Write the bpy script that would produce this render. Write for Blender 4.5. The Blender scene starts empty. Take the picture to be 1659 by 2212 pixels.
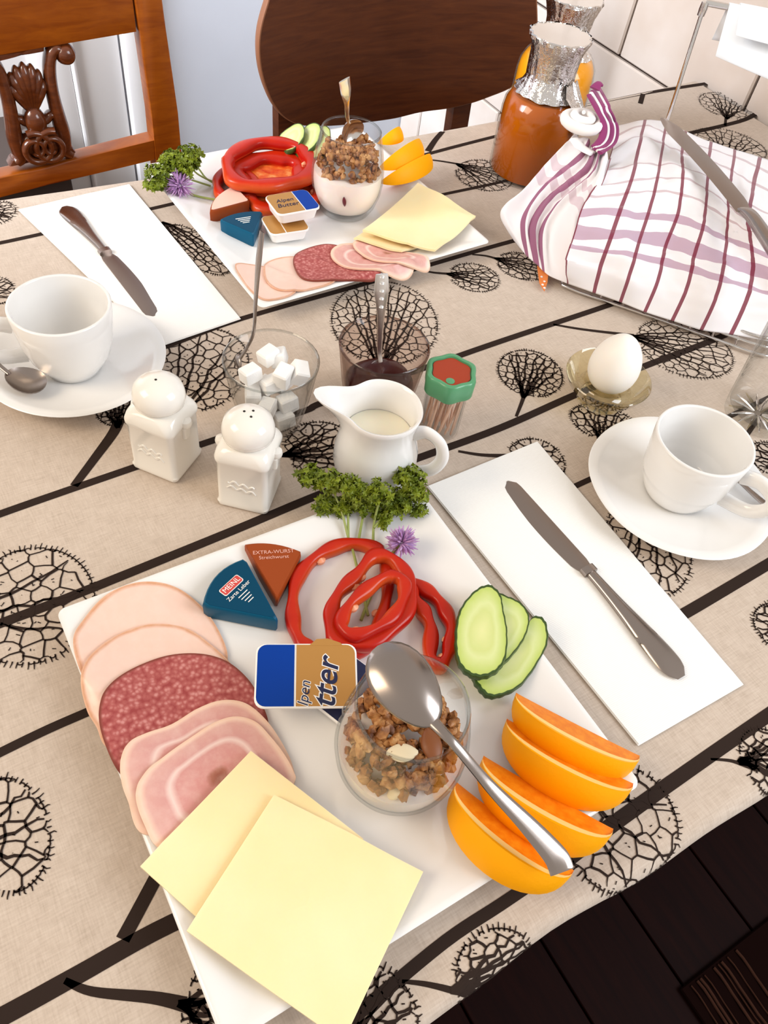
import bpy, math, random
import numpy as np
from mathutils import Vector, Matrix, noise
from mathutils.bvhtree import BVHTree
from mathutils.geometry import delaunay_2d_cdt

C = bpy.context.scene.collection
scn = bpy.context.scene
PI = math.pi

# ------------------------------------------------------------------ camera
W, H, FPX = 1659.0, 2212.0, 1729.3
CAM = np.array([-0.13554, -0.18221, 0.47835])
RM = np.array([[0.858157, -0.500657, 0.113618],      # right
               [-0.329844, -0.707272, -0.625276],    # down
               [0.393407, 0.499109, -0.772089]])     # forward
cd = bpy.data.cameras.new('camera'); co = bpy.data.objects.new('camera', cd); C.objects.link(co)
cd.sensor_width = 36.0; cd.sensor_fit = 'AUTO'; cd.lens = FPX * 36.0 / H; cd.clip_start = 0.02
m = Matrix(((RM[0][0], -RM[1][0], -RM[2][0], CAM[0]), (RM[0][1], -RM[1][1], -RM[2][1], CAM[1]),
            (RM[0][2], -RM[1][2], -RM[2][2], CAM[2]), (0, 0, 0, 1)))
co.matrix_world = m
scn.camera = co

# ------------------------------------------------------------------ world, lights, exposure
w = bpy.data.worlds.new('world'); scn.world = w; w.use_nodes = True
w.node_tree.nodes['Background'].inputs[0].default_value = (0.82, 0.76, 0.70, 1)
w.node_tree.nodes['Background'].inputs[1].default_value = 0.74
def area(name, loc, target, size, power, col, sy=None):
    l = bpy.data.lights.new(name, 'AREA'); l.size = size; l.energy = power; l.color = col
    if sy: l.shape = 'RECTANGLE'; l.size_y = sy
    o = bpy.data.objects.new(name, l); C.objects.link(o); o.location = loc
    o.rotation_euler = (Vector(target) - Vector(loc)).to_track_quat('-Z', 'Y').to_euler()
    return o
area('window_light', (1.25, -1.15, 1.05), (0.25, 0.2, 0), 1.0, 28, (0.87, 0.93, 1.0), 1.2)
area('lamp_light', (-1.35, 0.55, 1.15), (0.1, 0.3, 0), 0.9, 17, (1.0, 0.82, 0.60))
area('wall_fill_light', (-0.85, 1.02, 0.75), (0.55, 1.36, -0.12), 0.6, 11, (0.80, 0.88, 1.0)).data.spread = math.radians(75)  # added fill without a real source, brightens the back and tiled walls
scn.view_settings.view_transform = 'Standard'
scn.view_settings.look = 'None'
scn.view_settings.gamma = 1.0
scn.view_settings.use_curve_mapping = False
scn.view_settings.exposure = 0.17

# ------------------------------------------------------------------ helpers
def at(x, y, z=0.0):
    """survey: a point seen in the photograph, on the horizontal plane of height z"""
    d = RM.T @ np.array([(x - W / 2) / FPX, (y - H / 2) / FPX, 1.0])
    return CAM + (z - CAM[2]) / d[2] * d
def aty(x, y, y0):
    d = RM.T @ np.array([(x - W / 2) / FPX, (y - H / 2) / FPX, 1.0])
    return CAM + (y0 - CAM[1]) / d[1] * d
def V3(p): return np.array(p, float)
def unit(v): v = V3(v); return v / (np.linalg.norm(v) + 1e-12)
def smooth_path(pts, n=8, closed=False):
    P = [V3(p) for p in pts]; out = []; N = len(P)
    rng = range(N if closed else N - 1)
    for i in rng:
        if closed: a, b, c, d = P[(i - 1) % N], P[i], P[(i + 1) % N], P[(i + 2) % N]
        else: a, b, c, d = P[max(i - 1, 0)], P[i], P[i + 1], P[min(i + 2, N - 1)]
        for k in range(n):
            t = k / n
            out.append(0.5 * (2 * b + (c - a) * t + (2 * a - 5 * b + 4 * c - d) * t * t + (3 * b - a - 3 * c + d) * t ** 3))
    if not closed: out.append(P[-1])
    return out
def resample(vals, n):
    vals = list(vals)
    return np.interp(np.linspace(0, len(vals) - 1, n), range(len(vals)), vals)

class M:
    """collects geometry in world metres and links it as ONE mesh object"""
    def __init__(s): s.v = []; s.f = []; s.m = []; s.uv = {}
    def add(s, vs, fs, mat=0):
        o = len(s.v); s.v += [tuple(float(c) for c in p) for p in vs]
        for f in fs: s.f.append(tuple(i + o for i in f)); s.m.append(mat)
        return o
    def loft(s, rings, closed=True, cap0=True, cap1=True, mat=0, uv=None):
        n = len(rings[0]); o = len(s.v)
        for r in rings: s.v += [tuple(float(c) for c in p) for p in r]
        for i in range(len(rings) - 1):
            for j in range(n if closed else n - 1):
                k = (j + 1) % n
                s.f.append((o + i * n + j, o + i * n + k, o + (i + 1) * n + k, o + (i + 1) * n + j)); s.m.append(mat)
        if cap0: s.f.append(tuple(o + j for j in range(n))[::-1]); s.m.append(mat)
        if cap1: s.f.append(tuple(o + (len(rings) - 1) * n + j for j in range(n))); s.m.append(mat)
        if uv:
            for i in range(len(rings)):
                for j in range(n): s.uv[o + i * n + j] = uv(i, j)
        return o
    def lathe(s, c, prof, n=40, mat=0, fn=None, cap0=True, cap1=True):
        rings = []
        for (r, z) in prof:
            ring = []
            for j in range(n):
                a = 2 * PI * j / n; x, y, zz = r * math.cos(a), r * math.sin(a), z
                if fn: x, y, zz = fn(x, y, zz, a)
                ring.append((c[0] + x, c[1] + y, c[2] + zz))
            rings.append(ring)
        s.loft(rings, True, cap0, cap1, mat)
    def sweep(s, path, rw, rt=None, n=10, up=(0, 0, 1), closed=False, mat=0, power=2.0, uv=None, caps=True):
        """tube of half-widths rw (sideways) and rt (along up) along a path"""
        P = [V3(p) for p in path]; L = len(P)
        rw = resample(rw, L) if hasattr(rw, '__len__') else [rw] * L
        rt = rw if rt is None else (resample(rt, L) if hasattr(rt, '__len__') else [rt] * L)
        rings = []
        for i in range(L):
            a = P[(i - 1) % L] if closed or i > 0 else P[0]
            b = P[(i + 1) % L] if closed or i < L - 1 else P[-1]
            t = unit(b - a); sd = np.cross(t, V3(up))
            if np.linalg.norm(sd) < 1e-4: sd = np.cross(t, (0.3, 1, 0.1))
            sd = unit(sd); nn = np.cross(sd, t); ring = []
            for j in range(n):
                q = 2 * PI * j / n; cx, cy = math.cos(q), math.sin(q)
                cx = math.copysign(abs(cx) ** (2 / power), cx); cy = math.copysign(abs(cy) ** (2 / power), cy)
                ring.append(P[i] + sd * cx * rw[i] + nn * cy * rt[i])
            rings.append(ring)
        if closed:
            rings.append(rings[0])
            s.loft(rings, True, False, False, mat, uv)
        else: s.loft(rings, True, caps, caps, mat, uv)
    def slab(s, outline, z0, z1, bev=0.0, mat=0):
        """upright prism with softened edges over a closed xy outline (z may be functions of x, y)"""
        c = np.mean([V3(p)[:2] for p in outline], axis=0)
        f0 = z0 if callable(z0) else (lambda x, y: z0)
        f1 = z1 if callable(z1) else (lambda x, y: z1)
        def ring(ins, f, dz):
            r = []
            for p in outline:
                d = c - V3(p)[:2]; l = np.linalg.norm(d); q = V3(p)[:2] + d / max(l, 1e-9) * min(ins, l)
                r.append((q[0], q[1], f(q[0], q[1]) + dz))
            return r
        rings = [ring(bev, f0, 0), ring(bev * .3, f0, bev * .3), ring(0, f0, bev), ring(0, f1, -bev), ring(bev * .3, f1, -bev * .3), ring(bev, f1, 0)] if bev else [ring(0, f0, 0), ring(0, f1, 0)]
        s.loft(rings, mat=mat)
    def box(s, c, size, ax=(1, 0, 0), up=(0, 0, 1), bev=0.0, mat=0):
        a = unit(ax); u = V3(up); u = unit(u - a * (a @ u)); b = np.cross(u, a); c = V3(c)
        hx, hy, hz = [q / 2 for q in size]
        if bev <= 0:
            vs = [c + a * x * hx + b * y * hy + u * z * hz for z in (-1, 1) for (x, y) in ((-1, -1), (1, -1), (1, 1), (-1, 1))]
            s.add(vs, [(3, 2, 1, 0), (4, 5, 6, 7), (0, 1, 5, 4), (1, 2, 6, 5), (2, 3, 7, 6), (3, 0, 4, 7)], mat); return
        rings = []
        for (z, i) in ((-hz, bev), (-hz + bev, 0), (hz - bev, 0), (hz, bev)):
            ring = []
            for (sx, sy) in ((1, 1), (-1, 1), (-1, -1), (1, -1)):
                for k in range(3):
                    q = (k / 2) * PI / 2
                    ang = {(1, 1): 0, (-1, 1): PI / 2, (-1, -1): PI, (1, -1): 1.5 * PI}[(sx, sy)] + q
                    ring.append(c + a * (sx * (hx - bev) + math.cos(ang) * (bev - i * .8)) + b * (sy * (hy - bev) + math.sin(ang) * (bev - i * .8)) + u * z)
            rings.append(ring)
        s.loft(rings, mat=mat)
    def build(s, name, mats, parent=None, loc=None, smooth=35):
        origin = V3(parent['_o']) if parent is not None else V3(loc if loc is not None else (0, 0, 0))
        me = bpy.data.meshes.new(name)
        me.from_pydata([tuple(V3(p) - origin) for p in s.v], [], s.f)
        if not isinstance(mats, (list, tuple)): mats = [mats]
        for mt in mats: me.materials.append(mt)
        for p, k in zip(me.polygons, s.m): p.material_index = k
        if s.uv:
            ul = me.uv_layers.new(name='UVMap')
            for lp in me.loops: ul.data[lp.index].uv = s.uv.get(lp.vertex_index, (0, 0))
        if smooth:
            me.polygons.foreach_set('use_smooth', [True] * len(me.polygons))
            try: me.set_sharp_from_angle(angle=math.radians(smooth))
            except Exception: pass
        me.update()
        o = bpy.data.objects.new(name, me); C.objects.link(o)
        if parent is not None: o.parent = parent
        else: o.location = origin
        o['_o'] = [float(q) for q in origin]
        return o

def tag(o, label, cat, group=None, kind=None):
    o['label'] = label; o['category'] = cat
    if group: o['group'] = group
    if kind: o['kind'] = kind
    return o
def thing(name, loc, label, cat, group=None):
    o = bpy.data.objects.new(name, None); C.objects.link(o); o.location = [float(q) for q in loc]
    o.empty_display_size = 0.02; o['_o'] = [float(q) for q in loc]
    return tag(o, label, cat, group)
def lettering(txt, parent, pos, xdir, ydir, size, mat, name='lettering', extrude=0.00012, shear=0.0, align='CENTER', offset=0.0):
    cu = bpy.data.curves.new(name, 'FONT'); cu.body = txt; cu.size = size; cu.align_x = align; cu.align_y = 'CENTER'
    cu.extrude = extrude; cu.shear = shear; cu.offset = offset
    cu.materials.append(mat)
    o = bpy.data.objects.new(name, cu); C.objects.link(o)
    x = unit(xdir); y = V3(ydir); y = unit(y - x * (x @ y)); z = np.cross(x, y); p = V3(pos) - V3(parent['_o'])
    M4 = Matrix(((x[0], y[0], z[0], p[0]), (x[1], y[1], z[1], p[1]), (x[2], y[2], z[2], p[2]), (0, 0, 0, 1)))
    bpy.context.view_layer.update()
    me = bpy.data.meshes.new_from_object(o.evaluated_get(bpy.context.evaluated_depsgraph_get())); me.transform(M4)
    bpy.data.objects.remove(o); bpy.data.curves.remove(cu)
    o = bpy.data.objects.new(name, me); C.objects.link(o); o.parent = parent
    return o

# ------------------------------------------------------------------ materials
def mat(name, col, rough=0.5, metal=0.0, coat=0.0, sss=0.0, trans=0.0, alpha=1.0, spec=0.5, ior=1.45, sheen=0.0, sssr=(1, .5, .3), sscale=0.01):
    m = bpy.data.materials.new(name); m.use_nodes = True; b = m.node_tree.nodes['Principled BSDF']
    b.inputs['Base Color'].default_value = (*col, 1); b.inputs['Roughness'].default_value = rough; b.inputs['Metallic'].default_value = metal
    b.inputs['Coat Weight'].default_value = coat; b.inputs['Coat Roughness'].default_value = 0.08
    b.inputs['Specular IOR Level'].default_value = spec; b.inputs['IOR'].default_value = ior
    b.inputs['Transmission Weight'].default_value = trans
    if sss:
        b.inputs['Subsurface Weight'].default_value = sss; b.inputs['Subsurface Radius'].default_value = sssr; b.inputs['Subsurface Scale'].default_value = sscale
    if sheen: b.inputs['Sheen Weight'].default_value = sheen
    return m
def N(m, t, **kw):
    n = m.node_tree.nodes.new(t)
    for k, v in kw.items():
        if k in n.inputs.keys() if hasattr(n.inputs, 'keys') else False: n.inputs[k].default_value = v
        else: setattr(n, k, v)
    return n
def link(m, a, b): m.node_tree.links.new(a, b)
def bsdf(m): return m.node_tree.nodes['Principled BSDF']
def ramp(m, fac, stops, interp='LINEAR'):
    r = N(m, 'ShaderNodeValToRGB'); r.color_ramp.interpolation = interp
    el = r.color_ramp.elements
    while len(el) < len(stops): el.new(0.5)
    for e, (p, c) in zip(el, stops): e.position = p; e.color = (*c, 1) if len(c) == 3 else c
    link(m, fac, r.inputs[0]); return r
def coords(m, kind='Object', scale=(1, 1, 1), rot=(0, 0, 0)):
    t = N(m, 'ShaderNodeTexCoord'); mp = N(m, 'ShaderNodeMapping')
    mp.inputs['Scale'].default_value = scale; mp.inputs['Rotation'].default_value = rot
    link(m, t.outputs[kind], mp.inputs[0]); return mp.outputs[0]
def noise_tex(m, vec, scale, detail=4, rough=0.5, dist=0.0):
    n = N(m, 'ShaderNodeTexNoise'); n.inputs['Scale'].default_value = scale; n.inputs['Detail'].default_value = detail
    n.inputs['Roughness'].default_value = rough; n.inputs['Distortion'].default_value = dist
    link(m, vec, n.inputs['Vector']); return n.outputs['Fac']
def bump(m, h, strength=0.3, dist=0.001):
    b = N(m, 'ShaderNodeBump'); b.inputs['Strength'].default_value = strength; b.inputs['Distance'].default_value = dist
    link(m, h, b.inputs['Height']); link(m, b.outputs[0], bsdf(m).inputs['Normal'])
def math_n(m, op, a, b=None):
    n = N(m, 'ShaderNodeMath'); n.operation = op
    for i, q in enumerate((a, b)):
        if q is None: continue
        if isinstance(q, (int, float)): n.inputs[i].default_value = q
        else: link(m, q, n.inputs[i])
    return n.outputs[0]
def mix_col(m, fac, a, b):
    n = N(m, 'ShaderNodeMix'); n.data_type = 'RGBA'
    if isinstance(fac, (int, float)): n.inputs[0].default_value = fac
    else: link(m, fac, n.inputs[0])
    for i, q in ((6, a), (7, b)):
        if isinstance(q, tuple): n.inputs[i].default_value = (*q, 1)
        else: link(m, q, n.inputs[i])
    return n.outputs[2]
def base(m, sock): link(m, sock, bsdf(m).inputs['Base Color'])
def glass(name, tint=(1, 1, 1), edge=(0.75, 0.78, 0.78), rough=0.02, refl=1.0):
    """thin-walled glass: clear face on, tinted and glossier towards grazing angles"""
    m = bpy.data.materials.new(name); m.use_nodes = True; nt = m.node_tree; nt.nodes.clear()
    out = nt.nodes.new('ShaderNodeOutputMaterial'); tr = nt.nodes.new('ShaderNodeBsdfTransparent'); gl = nt.nodes.new('ShaderNodeBsdfGlossy')
    lw = nt.nodes.new('ShaderNodeLayerWeight'); lw.inputs[0].default_value = 0.35
    r = nt.nodes.new('ShaderNodeValToRGB'); r.color_ramp.elements[0].color = (*tint, 1); r.color_ramp.elements[1].color = (*edge, 1)
    r.color_ramp.elements[0].position = 0.25; r.color_ramp.elements[1].position = 0.95
    nt.links.new(lw.outputs['Facing'], r.inputs[0]); nt.links.new(r.outputs[0], tr.inputs[0])
    lf = nt.nodes.new('ShaderNodeLayerWeight'); lf.inputs[0].default_value = 0.5
    po = nt.nodes.new('ShaderNodeMath'); po.operation = 'POWER'; po.inputs[1].default_value = 4.0; nt.links.new(lf.outputs['Facing'], po.inputs[0])
    mu = nt.nodes.new('ShaderNodeMath'); mu.operation = 'MULTIPLY_ADD'; mu.inputs[1].default_value = 0.55 * refl; mu.inputs[2].default_value = 0.028 * refl; mu.use_clamp = True; nt.links.new(po.outputs[0], mu.inputs[0])
    gl.inputs['Roughness'].default_value = rough
    mx = nt.nodes.new('ShaderNodeMixShader'); nt.links.new(mu.outputs[0], mx.inputs[0]); nt.links.new(tr.outputs[0], mx.inputs[1]); nt.links.new(gl.outputs[0], mx.inputs[2])
    nt.links.new(mx.outputs[0], out.inputs[0]); return m

K = {}
K['porcelain'] = mat('porcelain', (0.82, 0.81, 0.795), 0.12, coat=0.4)
K['cream_ceramic'] = mat('cream_ceramic', (0.83, 0.80, 0.74), 0.16, coat=0.4)
K['steel'] = mat('steel', (0.35, 0.30, 0.272), 0.24, 1.0)
K['bright_steel'] = mat('bright_steel', (0.80, 0.78, 0.76), 0.14, 1.0)
K['blade'] = mat('blade', (0.315, 0.26, 0.23), 0.32, 1.0)
K['silver'] = mat('silver', (0.92, 0.91, 0.90), 0.32, 1.0)
K['chrome'] = mat('chrome', (0.80, 0.79, 0.78), 0.12, 1.0)
K['glass'] = glass('clear_glass', (0.997, 0.997, 0.996), (0.84, 0.85, 0.84))
K['amber_glass'] = glass('smoky_glass', (0.90, 0.845, 0.815), (0.66, 0.56, 0.52))
K['gold_glass'] = glass('gold_tint_glass', (0.95, 0.91, 0.75), (0.60, 0.47, 0.15), refl=3.0)
K['rim'] = glass('glass_rim', (0.86, 0.87, 0.86), (0.40, 0.41, 0.40), refl=1.6)
K['rim_warm'] = glass('glass_rim_warm', (0.72, 0.62, 0.57), (0.35, 0.26, 0.22), refl=1.4)
K['ink'] = mat('print_ink', (0.030, 0.019, 0.015), 0.9, spec=0.1)
K['black'] = mat('black_hole', (0.02, 0.018, 0.015), 0.8)
# linen cloth
m = K['linen'] = mat('linen', (0.6, 0.5, 0.42), 0.9, spec=0.15, sheen=0.1)
v = coords(m); a = noise_tex(m, v, 60, 5, 0.6)
wx = N(m, 'ShaderNodeTexNoise'); mp = coords(m, 'Object', (900, 90, 1)); link(m, mp, wx.inputs['Vector']); wx.inputs['Scale'].default_value = 1.0; wx.inputs['Detail'].default_value = 2
wy = N(m, 'ShaderNodeTexNoise'); mp = coords(m, 'Object', (90, 900, 1)); link(m, mp, wy.inputs['Vector']); wy.inputs['Scale'].default_value = 1.0; wy.inputs['Detail'].default_value = 2
sm = math_n(m, 'ADD', math_n(m, 'MULTIPLY', wx.outputs['Fac'], 0.5), math_n(m, 'MULTIPLY', wy.outputs['Fac'], 0.5))
tot = math_n(m, 'ADD', math_n(m, 'MULTIPLY', sm, 0.75), math_n(m, 'MULTIPLY', a, 0.25))
base(m, ramp(m, tot, [(0.30, (0.44, 0.355, 0.285)), (0.5, (0.545, 0.45, 0.37)), (0.70, (0.63, 0.535, 0.45))]).outputs[0]); bump(m, sm, 0.25, 0.0006)
# paper napkin
m = K['paper'] = mat('paper', (0.88, 0.865, 0.84), 0.85, spec=0.2)
wv = N(m, 'ShaderNodeTexWave'); wv.inputs['Scale'].default_value = 260; wv.inputs['Distortion'].default_value = 3; wv.inputs['Detail'].default_value = 2; wv.bands_direction = 'Y'
link(m, coords(m), wv.inputs['Vector']); bump(m, wv.outputs['Fac'], 0.18, 0.0004)
# woods
def wood(name, c0, c1, scale=(3, 40, 3), rough=0.3, coat=0.3):
    m = mat(name, c0, rough, coat=coat)
    n = noise_tex(m, coords(m, 'Object', scale), 2.5, 6, 0.6, 0.6)
    base(m, ramp(m, n, [(0.3, c0), (0.7, c1)]).outputs[0]); return m
K['cherry'] = wood('cherry_wood', (0.23, 0.046, 0.002), (0.37, 0.092, 0.004), (8, 8, 50), 0.35, 0.12)
K['carved'] = wood('carved_wood', (0.075, 0.017, 0.005), (0.14, 0.034, 0.008), (20, 20, 60), 0.22, 0.5)
K['walnut'] = wood('dark_walnut_ply', (0.060, 0.013, 0.003), (0.115, 0.030, 0.007), (6, 6, 60), 0.30, 0.2)
K['ply_edge'] = mat('plywood_edge', (0.25, 0.10, 0.045), 0.5)
K['table_wood'] = wood('table_wood', (0.12, 0.05, 0.02), (0.18, 0.08, 0.03))
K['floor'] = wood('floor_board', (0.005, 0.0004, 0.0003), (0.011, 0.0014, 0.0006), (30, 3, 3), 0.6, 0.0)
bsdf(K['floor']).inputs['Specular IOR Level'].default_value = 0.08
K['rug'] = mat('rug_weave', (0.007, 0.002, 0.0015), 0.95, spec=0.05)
K['rug_cord'] = mat('rug_cord', (0.045, 0.018, 0.011), 0.95, spec=0.05)
K['chest'] = mat('dark_chest', (0.05, 0.034, 0.028), 0.5)
# walls
def plaster(name, col):
    m = mat(name, col, 0.75, spec=0.2); n = noise_tex(m, coords(m), 9, 4)
    base(m, ramp(m, n, [(0.3, tuple(q * .96 for q in col)), (0.7, col)]).outputs[0]); return m
K['wall'] = plaster('blue_white_plaster', (0.66, 0.70, 0.78))
K['door'] = plaster('white_door_paint', (0.76, 0.74, 0.73))
m = K['tile'] = mat('tile_glaze', (0.62, 0.53, 0.47), 0.28, coat=0.2)
n = noise_tex(m, coords(m, 'Object', (4, 4, 4)), 2.2, 3)
base(m, ramp(m, n, [(0.35, (0.66, 0.555, 0.475)), (0.65, (0.74, 0.655, 0.59))]).outputs[0])
K['grout'] = mat('dark_grout', (0.030, 0.018, 0.014), 0.9, spec=0.1)
# foods
def rimmed(name, stops, rough=0.38, mottled=None, coat=0.15):
    m = mat(name, stops[0][1], rough, coat=coat, sss=0.15, sscale=0.004)
    uv = N(m, 'ShaderNodeUVMap'); sp = N(m, 'ShaderNodeSeparateXYZ'); link(m, uv.outputs[0], sp.inputs[0])
    nz = noise_tex(m, coords(m), 55, 4); f = math_n(m, 'ADD', sp.outputs[0], math_n(m, 'MULTIPLY', math_n(m, 'SUBTRACT', nz, 0.5), 0.055))
    r = ramp(m, f, stops); c = r.outputs[0]
    n2 = noise_tex(m, coords(m), 130, 5, 0.6)
    c2 = mix_col(m, math_n(m, 'MULTIPLY', math_n(m, 'SUBTRACT', n2, 0.42), 0.75), c, (0.92, 0.72, 0.64)); base(m, c2); return m
K['poultry'] = rimmed('poultry_slice', [(0.0, (0.85, 0.60, 0.50)), (0.93, (0.84, 0.58, 0.48)), (0.975, (0.62, 0.31, 0.17)), (1.0, (0.70, 0.40, 0.26))])
K['ham'] = rimmed('ham_slice', [(0.0, (0.33, 0.10, 0.06)), (0.10, (0.42, 0.15, 0.10)), (0.17, (0.64, 0.28, 0.25)), (0.52, (0.66, 0.31, 0.28)), (0.60, (0.84, 0.62, 0.56)), (0.67, (0.66, 0.33, 0.30)), (0.88, (0.70, 0.38, 0.33)), (0.95, (0.86, 0.60, 0.47)), (1.0, (0.84, 0.55, 0.40))])
m = K['salami'] = mat('salami_slice', (0.4, 0.08, 0.07), 0.42, spec=0.3)
vo = N(m, 'ShaderNodeTexVoronoi'); vo.inputs['Scale'].default_value = 330; link(m, coords(m), vo.inputs['Vector'])
nz = noise_tex(m, coords(m), 300, 3); mm = math_n(m, 'ADD', math_n(m, 'MULTIPLY', vo.outputs['Distance'], 0.55), math_n(m, 'MULTIPLY', nz, 0.5))
col = ramp(m, mm, [(0.30, (0.60, 0.255, 0.235)), (0.50, (0.43, 0.115, 0.105)), (0.75, (0.32, 0.055, 0.055))]).outputs[0]
uv = N(m, 'ShaderNodeUVMap'); sp = N(m, 'ShaderNodeSeparateXYZ'); link(m, uv.outputs[0], sp.inputs[0])
base(m, mix_col(m, ramp(m, sp.outputs[0], [(0.95, (0, 0, 0)), (0.985, (1, 1, 1))]).outputs[0], col, (0.22, 0.05, 0.035)))
m = K['cheese'] = mat('cheese_slice', (0.90, 0.74, 0.38), 0.5, spec=0.25, sss=0.3, sscale=0.006)
n = noise_tex(m, coords(m), 14, 3); base(m, ramp(m, n, [(0.3, (0.95, 0.735, 0.40)), (0.7, (0.96, 0.80, 0.49))]).outputs[0])
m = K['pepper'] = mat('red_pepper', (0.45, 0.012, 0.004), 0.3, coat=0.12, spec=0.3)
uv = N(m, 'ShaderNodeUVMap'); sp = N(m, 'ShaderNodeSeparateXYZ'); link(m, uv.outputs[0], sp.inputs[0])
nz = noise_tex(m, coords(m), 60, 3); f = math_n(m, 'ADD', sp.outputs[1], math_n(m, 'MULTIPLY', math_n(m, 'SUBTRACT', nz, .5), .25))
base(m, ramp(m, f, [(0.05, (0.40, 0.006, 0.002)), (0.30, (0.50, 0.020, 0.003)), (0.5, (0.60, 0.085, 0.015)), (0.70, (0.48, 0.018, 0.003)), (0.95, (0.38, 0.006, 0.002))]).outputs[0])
m = K['pepper_inner'] = mat('pepper_inner', (0.7, 0.15, 0.03), 0.35, spec=0.3)
n = noise_tex(m, coords(m), 70, 4, 0.6); base(m, ramp(m, n, [(0.35, (0.55, 0.025, 0.005)), (0.55, (0.72, 0.14, 0.02)), (0.7, (0.85, 0.42, 0.14))]).outputs[0])
K['pepper_flesh'] = mat('pepper_flesh', (0.86, 0.36, 0.20), 0.35, sss=0.3, sscale=0.004)
m = K['cucumber'] = mat('cucumber_flesh', (0.5, 0.6, 0.2), 0.25, coat=0.3, sss=0.2, sscale=0.004)
uv = N(m, 'ShaderNodeUVMap'); sp = N(m, 'ShaderNodeSeparateXYZ'); link(m, uv.outputs[0], sp.inputs[0])
nz = noise_tex(m, coords(m), 90, 3); f = math_n(m, 'ADD', sp.outputs[0], math_n(m, 'MULTIPLY', math_n(m, 'SUBTRACT', nz, .5), .22))
base(m, ramp(m, f, [(0.0, (0.72, 0.74, 0.34)), (0.45, (0.60, 0.66, 0.25)), (0.6, (0.66, 0.72, 0.33)), (0.90, (0.50, 0.60, 0.15))]).outputs[0])
K['cucumber_skin'] = mat('cucumber_skin', (0.035, 0.07, 0.012), 0.35)
m = K['orange_peel'] = mat('orange_peel', (0.98, 0.40, 0.0), 0.5, spec=0.2)
n = noise_tex(m, coords(m), 420, 2); bump(m, n, 0.25, 0.0006)
m = K['orange_flesh'] = mat('orange_flesh', (0.85, 0.25, 0.01), 0.35, spec=0.3)
n = noise_tex(m, coords(m, 'Object', (1, 1, 1)), 160, 3, 0.6); base(m, ramp(m, n, [(0.3, (0.78, 0.17, 0.002)), (0.7, (0.90, 0.29, 0.01))]).outputs[0])
K['pith'] = mat('orange_pith', (0.95, 0.62, 0.20), 0.6, sss=0.2, sscale=0.003)
m = K['leaf'] = mat('parsley_leaf', (0.1, 0.15, 0.01), 0.5)
n = noise_tex(m, coords(m), 120, 3); base(m, ramp(m, n, [(0.3, (0.080, 0.120, 0.004)), (0.7, (0.23, 0.28, 0.012))]).outputs[0])
K['stem'] = mat('parsley_stem', (0.30, 0.36, 0.10), 0.45)
m = K['chive'] = mat('chive_flower', (0.40, 0.24, 0.45), 0.6, sss=0.2, sscale=0.003)
n = noise_tex(m, coords(m), 200, 2); base(m, ramp(m, n, [(0.3, (0.36, 0.16, 0.42)), (0.7, (0.60, 0.42, 0.66))]).outputs[0])
K['yoghurt'] = mat('yoghurt', (0.92, 0.83, 0.77), 0.4, sss=0.3, sscale=0.006)
m = K['granola'] = mat('granola', (0.4, 0.2, 0.07), 0.5)
n = noise_tex(m, coords(m), 130, 3); base(m, ramp(m, n, [(0.34, (0.12, 0.034, 0.009)), (0.50, (0.36, 0.145, 0.040)), (0.68, (0.60, 0.33, 0.13))]).outputs[0])
K['almond'] = mat('almond_skin', (0.22, 0.07, 0.02), 0.5)
K['almond_white'] = mat('almond_flesh', (0.82, 0.70, 0.48), 0.5)
K['berry'] = mat('berry', (0.12, 0.01, 0.02), 0.4)
K['milk'] = mat('milk', (0.90, 0.82, 0.66), 0.3, sss=0.3, sscale=0.006)
m = K['sugar'] = mat('sugar', (0.92, 0.91, 0.89), 0.7, sss=0.3, sssr=(1, 1, 1), sscale=0.004)
n = noise_tex(m, coords(m), 900, 2); bump(m, n, 0.4, 0.0005)
K['jam'] = mat('dark_jam', (0.045, 0.004, 0.003), 0.15, spec=0.4)
K['egg'] = mat('egg_shell', (0.90, 0.865, 0.81), 0.42, sss=0.15, sscale=0.004)
K['tea'] = mat('amber_juice', (0.43, 0.095, 0.001), 0.25, spec=0.25)
K['oj'] = mat('orange_juice', (0.90, 0.36, 0.008), 0.3, spec=0.25)
m = K['foil'] = mat('aluminium_foil', (0.78, 0.76, 0.75), 0.16, 1.0)
n = noise_tex(m, coords(m), 140, 3, 0.6); bump(m, n, 0.7, 0.003)
K['foil_flat'] = mat('foil_top', (0.80, 0.77, 0.73), 0.16, 1.0)
K['green'] = mat('green_plastic', (0.085, 0.30, 0.145), 0.3, coat=0.2)
K['red'] = mat('red_plastic', (0.34, 0.035, 0.006), 0.4)
K['toothpick'] = mat('toothpick_wood', (0.66, 0.42, 0.30), 0.7)
K['white_plastic'] = mat('white_plastic', (0.88, 0.87, 0.85), 0.3)
K['blue_foil'] = mat('blue_label', (0.0, 0.040, 0.30), 0.4, spec=0.2)
m = K['gold_foil'] = mat('gold_label', (0.50, 0.25, 0.065), 0.32, 0.35)
n = noise_tex(m, coords(m, 'Object', (60, 60, 60)), 1, 3); bump(m, n, 0.25, 0.001)
K['navy'] = mat('navy_ink', (0.010, 0.014, 0.06), 0.4)
K['teal'] = mat('teal_wrap', (0.0, 0.082, 0.165), 0.35, spec=0.2)
K['teal_dark'] = mat('teal_label', (0.0, 0.050, 0.105), 0.35, spec=0.2)
K['rust'] = mat('rust_wrap', (0.30, 0.055, 0.010), 0.35, spec=0.25)
K['label_red'] = mat('label_red', (0.58, 0.06, 0.05), 0.4)
K['white_ink'] = mat('white_ink', (0.85, 0.83, 0.80), 0.5)
K['pink_ink'] = mat('pink_ink', (0.80, 0.42, 0.34), 0.5)
K['peach'] = mat('peach_label', (0.80, 0.50, 0.40), 0.4)
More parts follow.
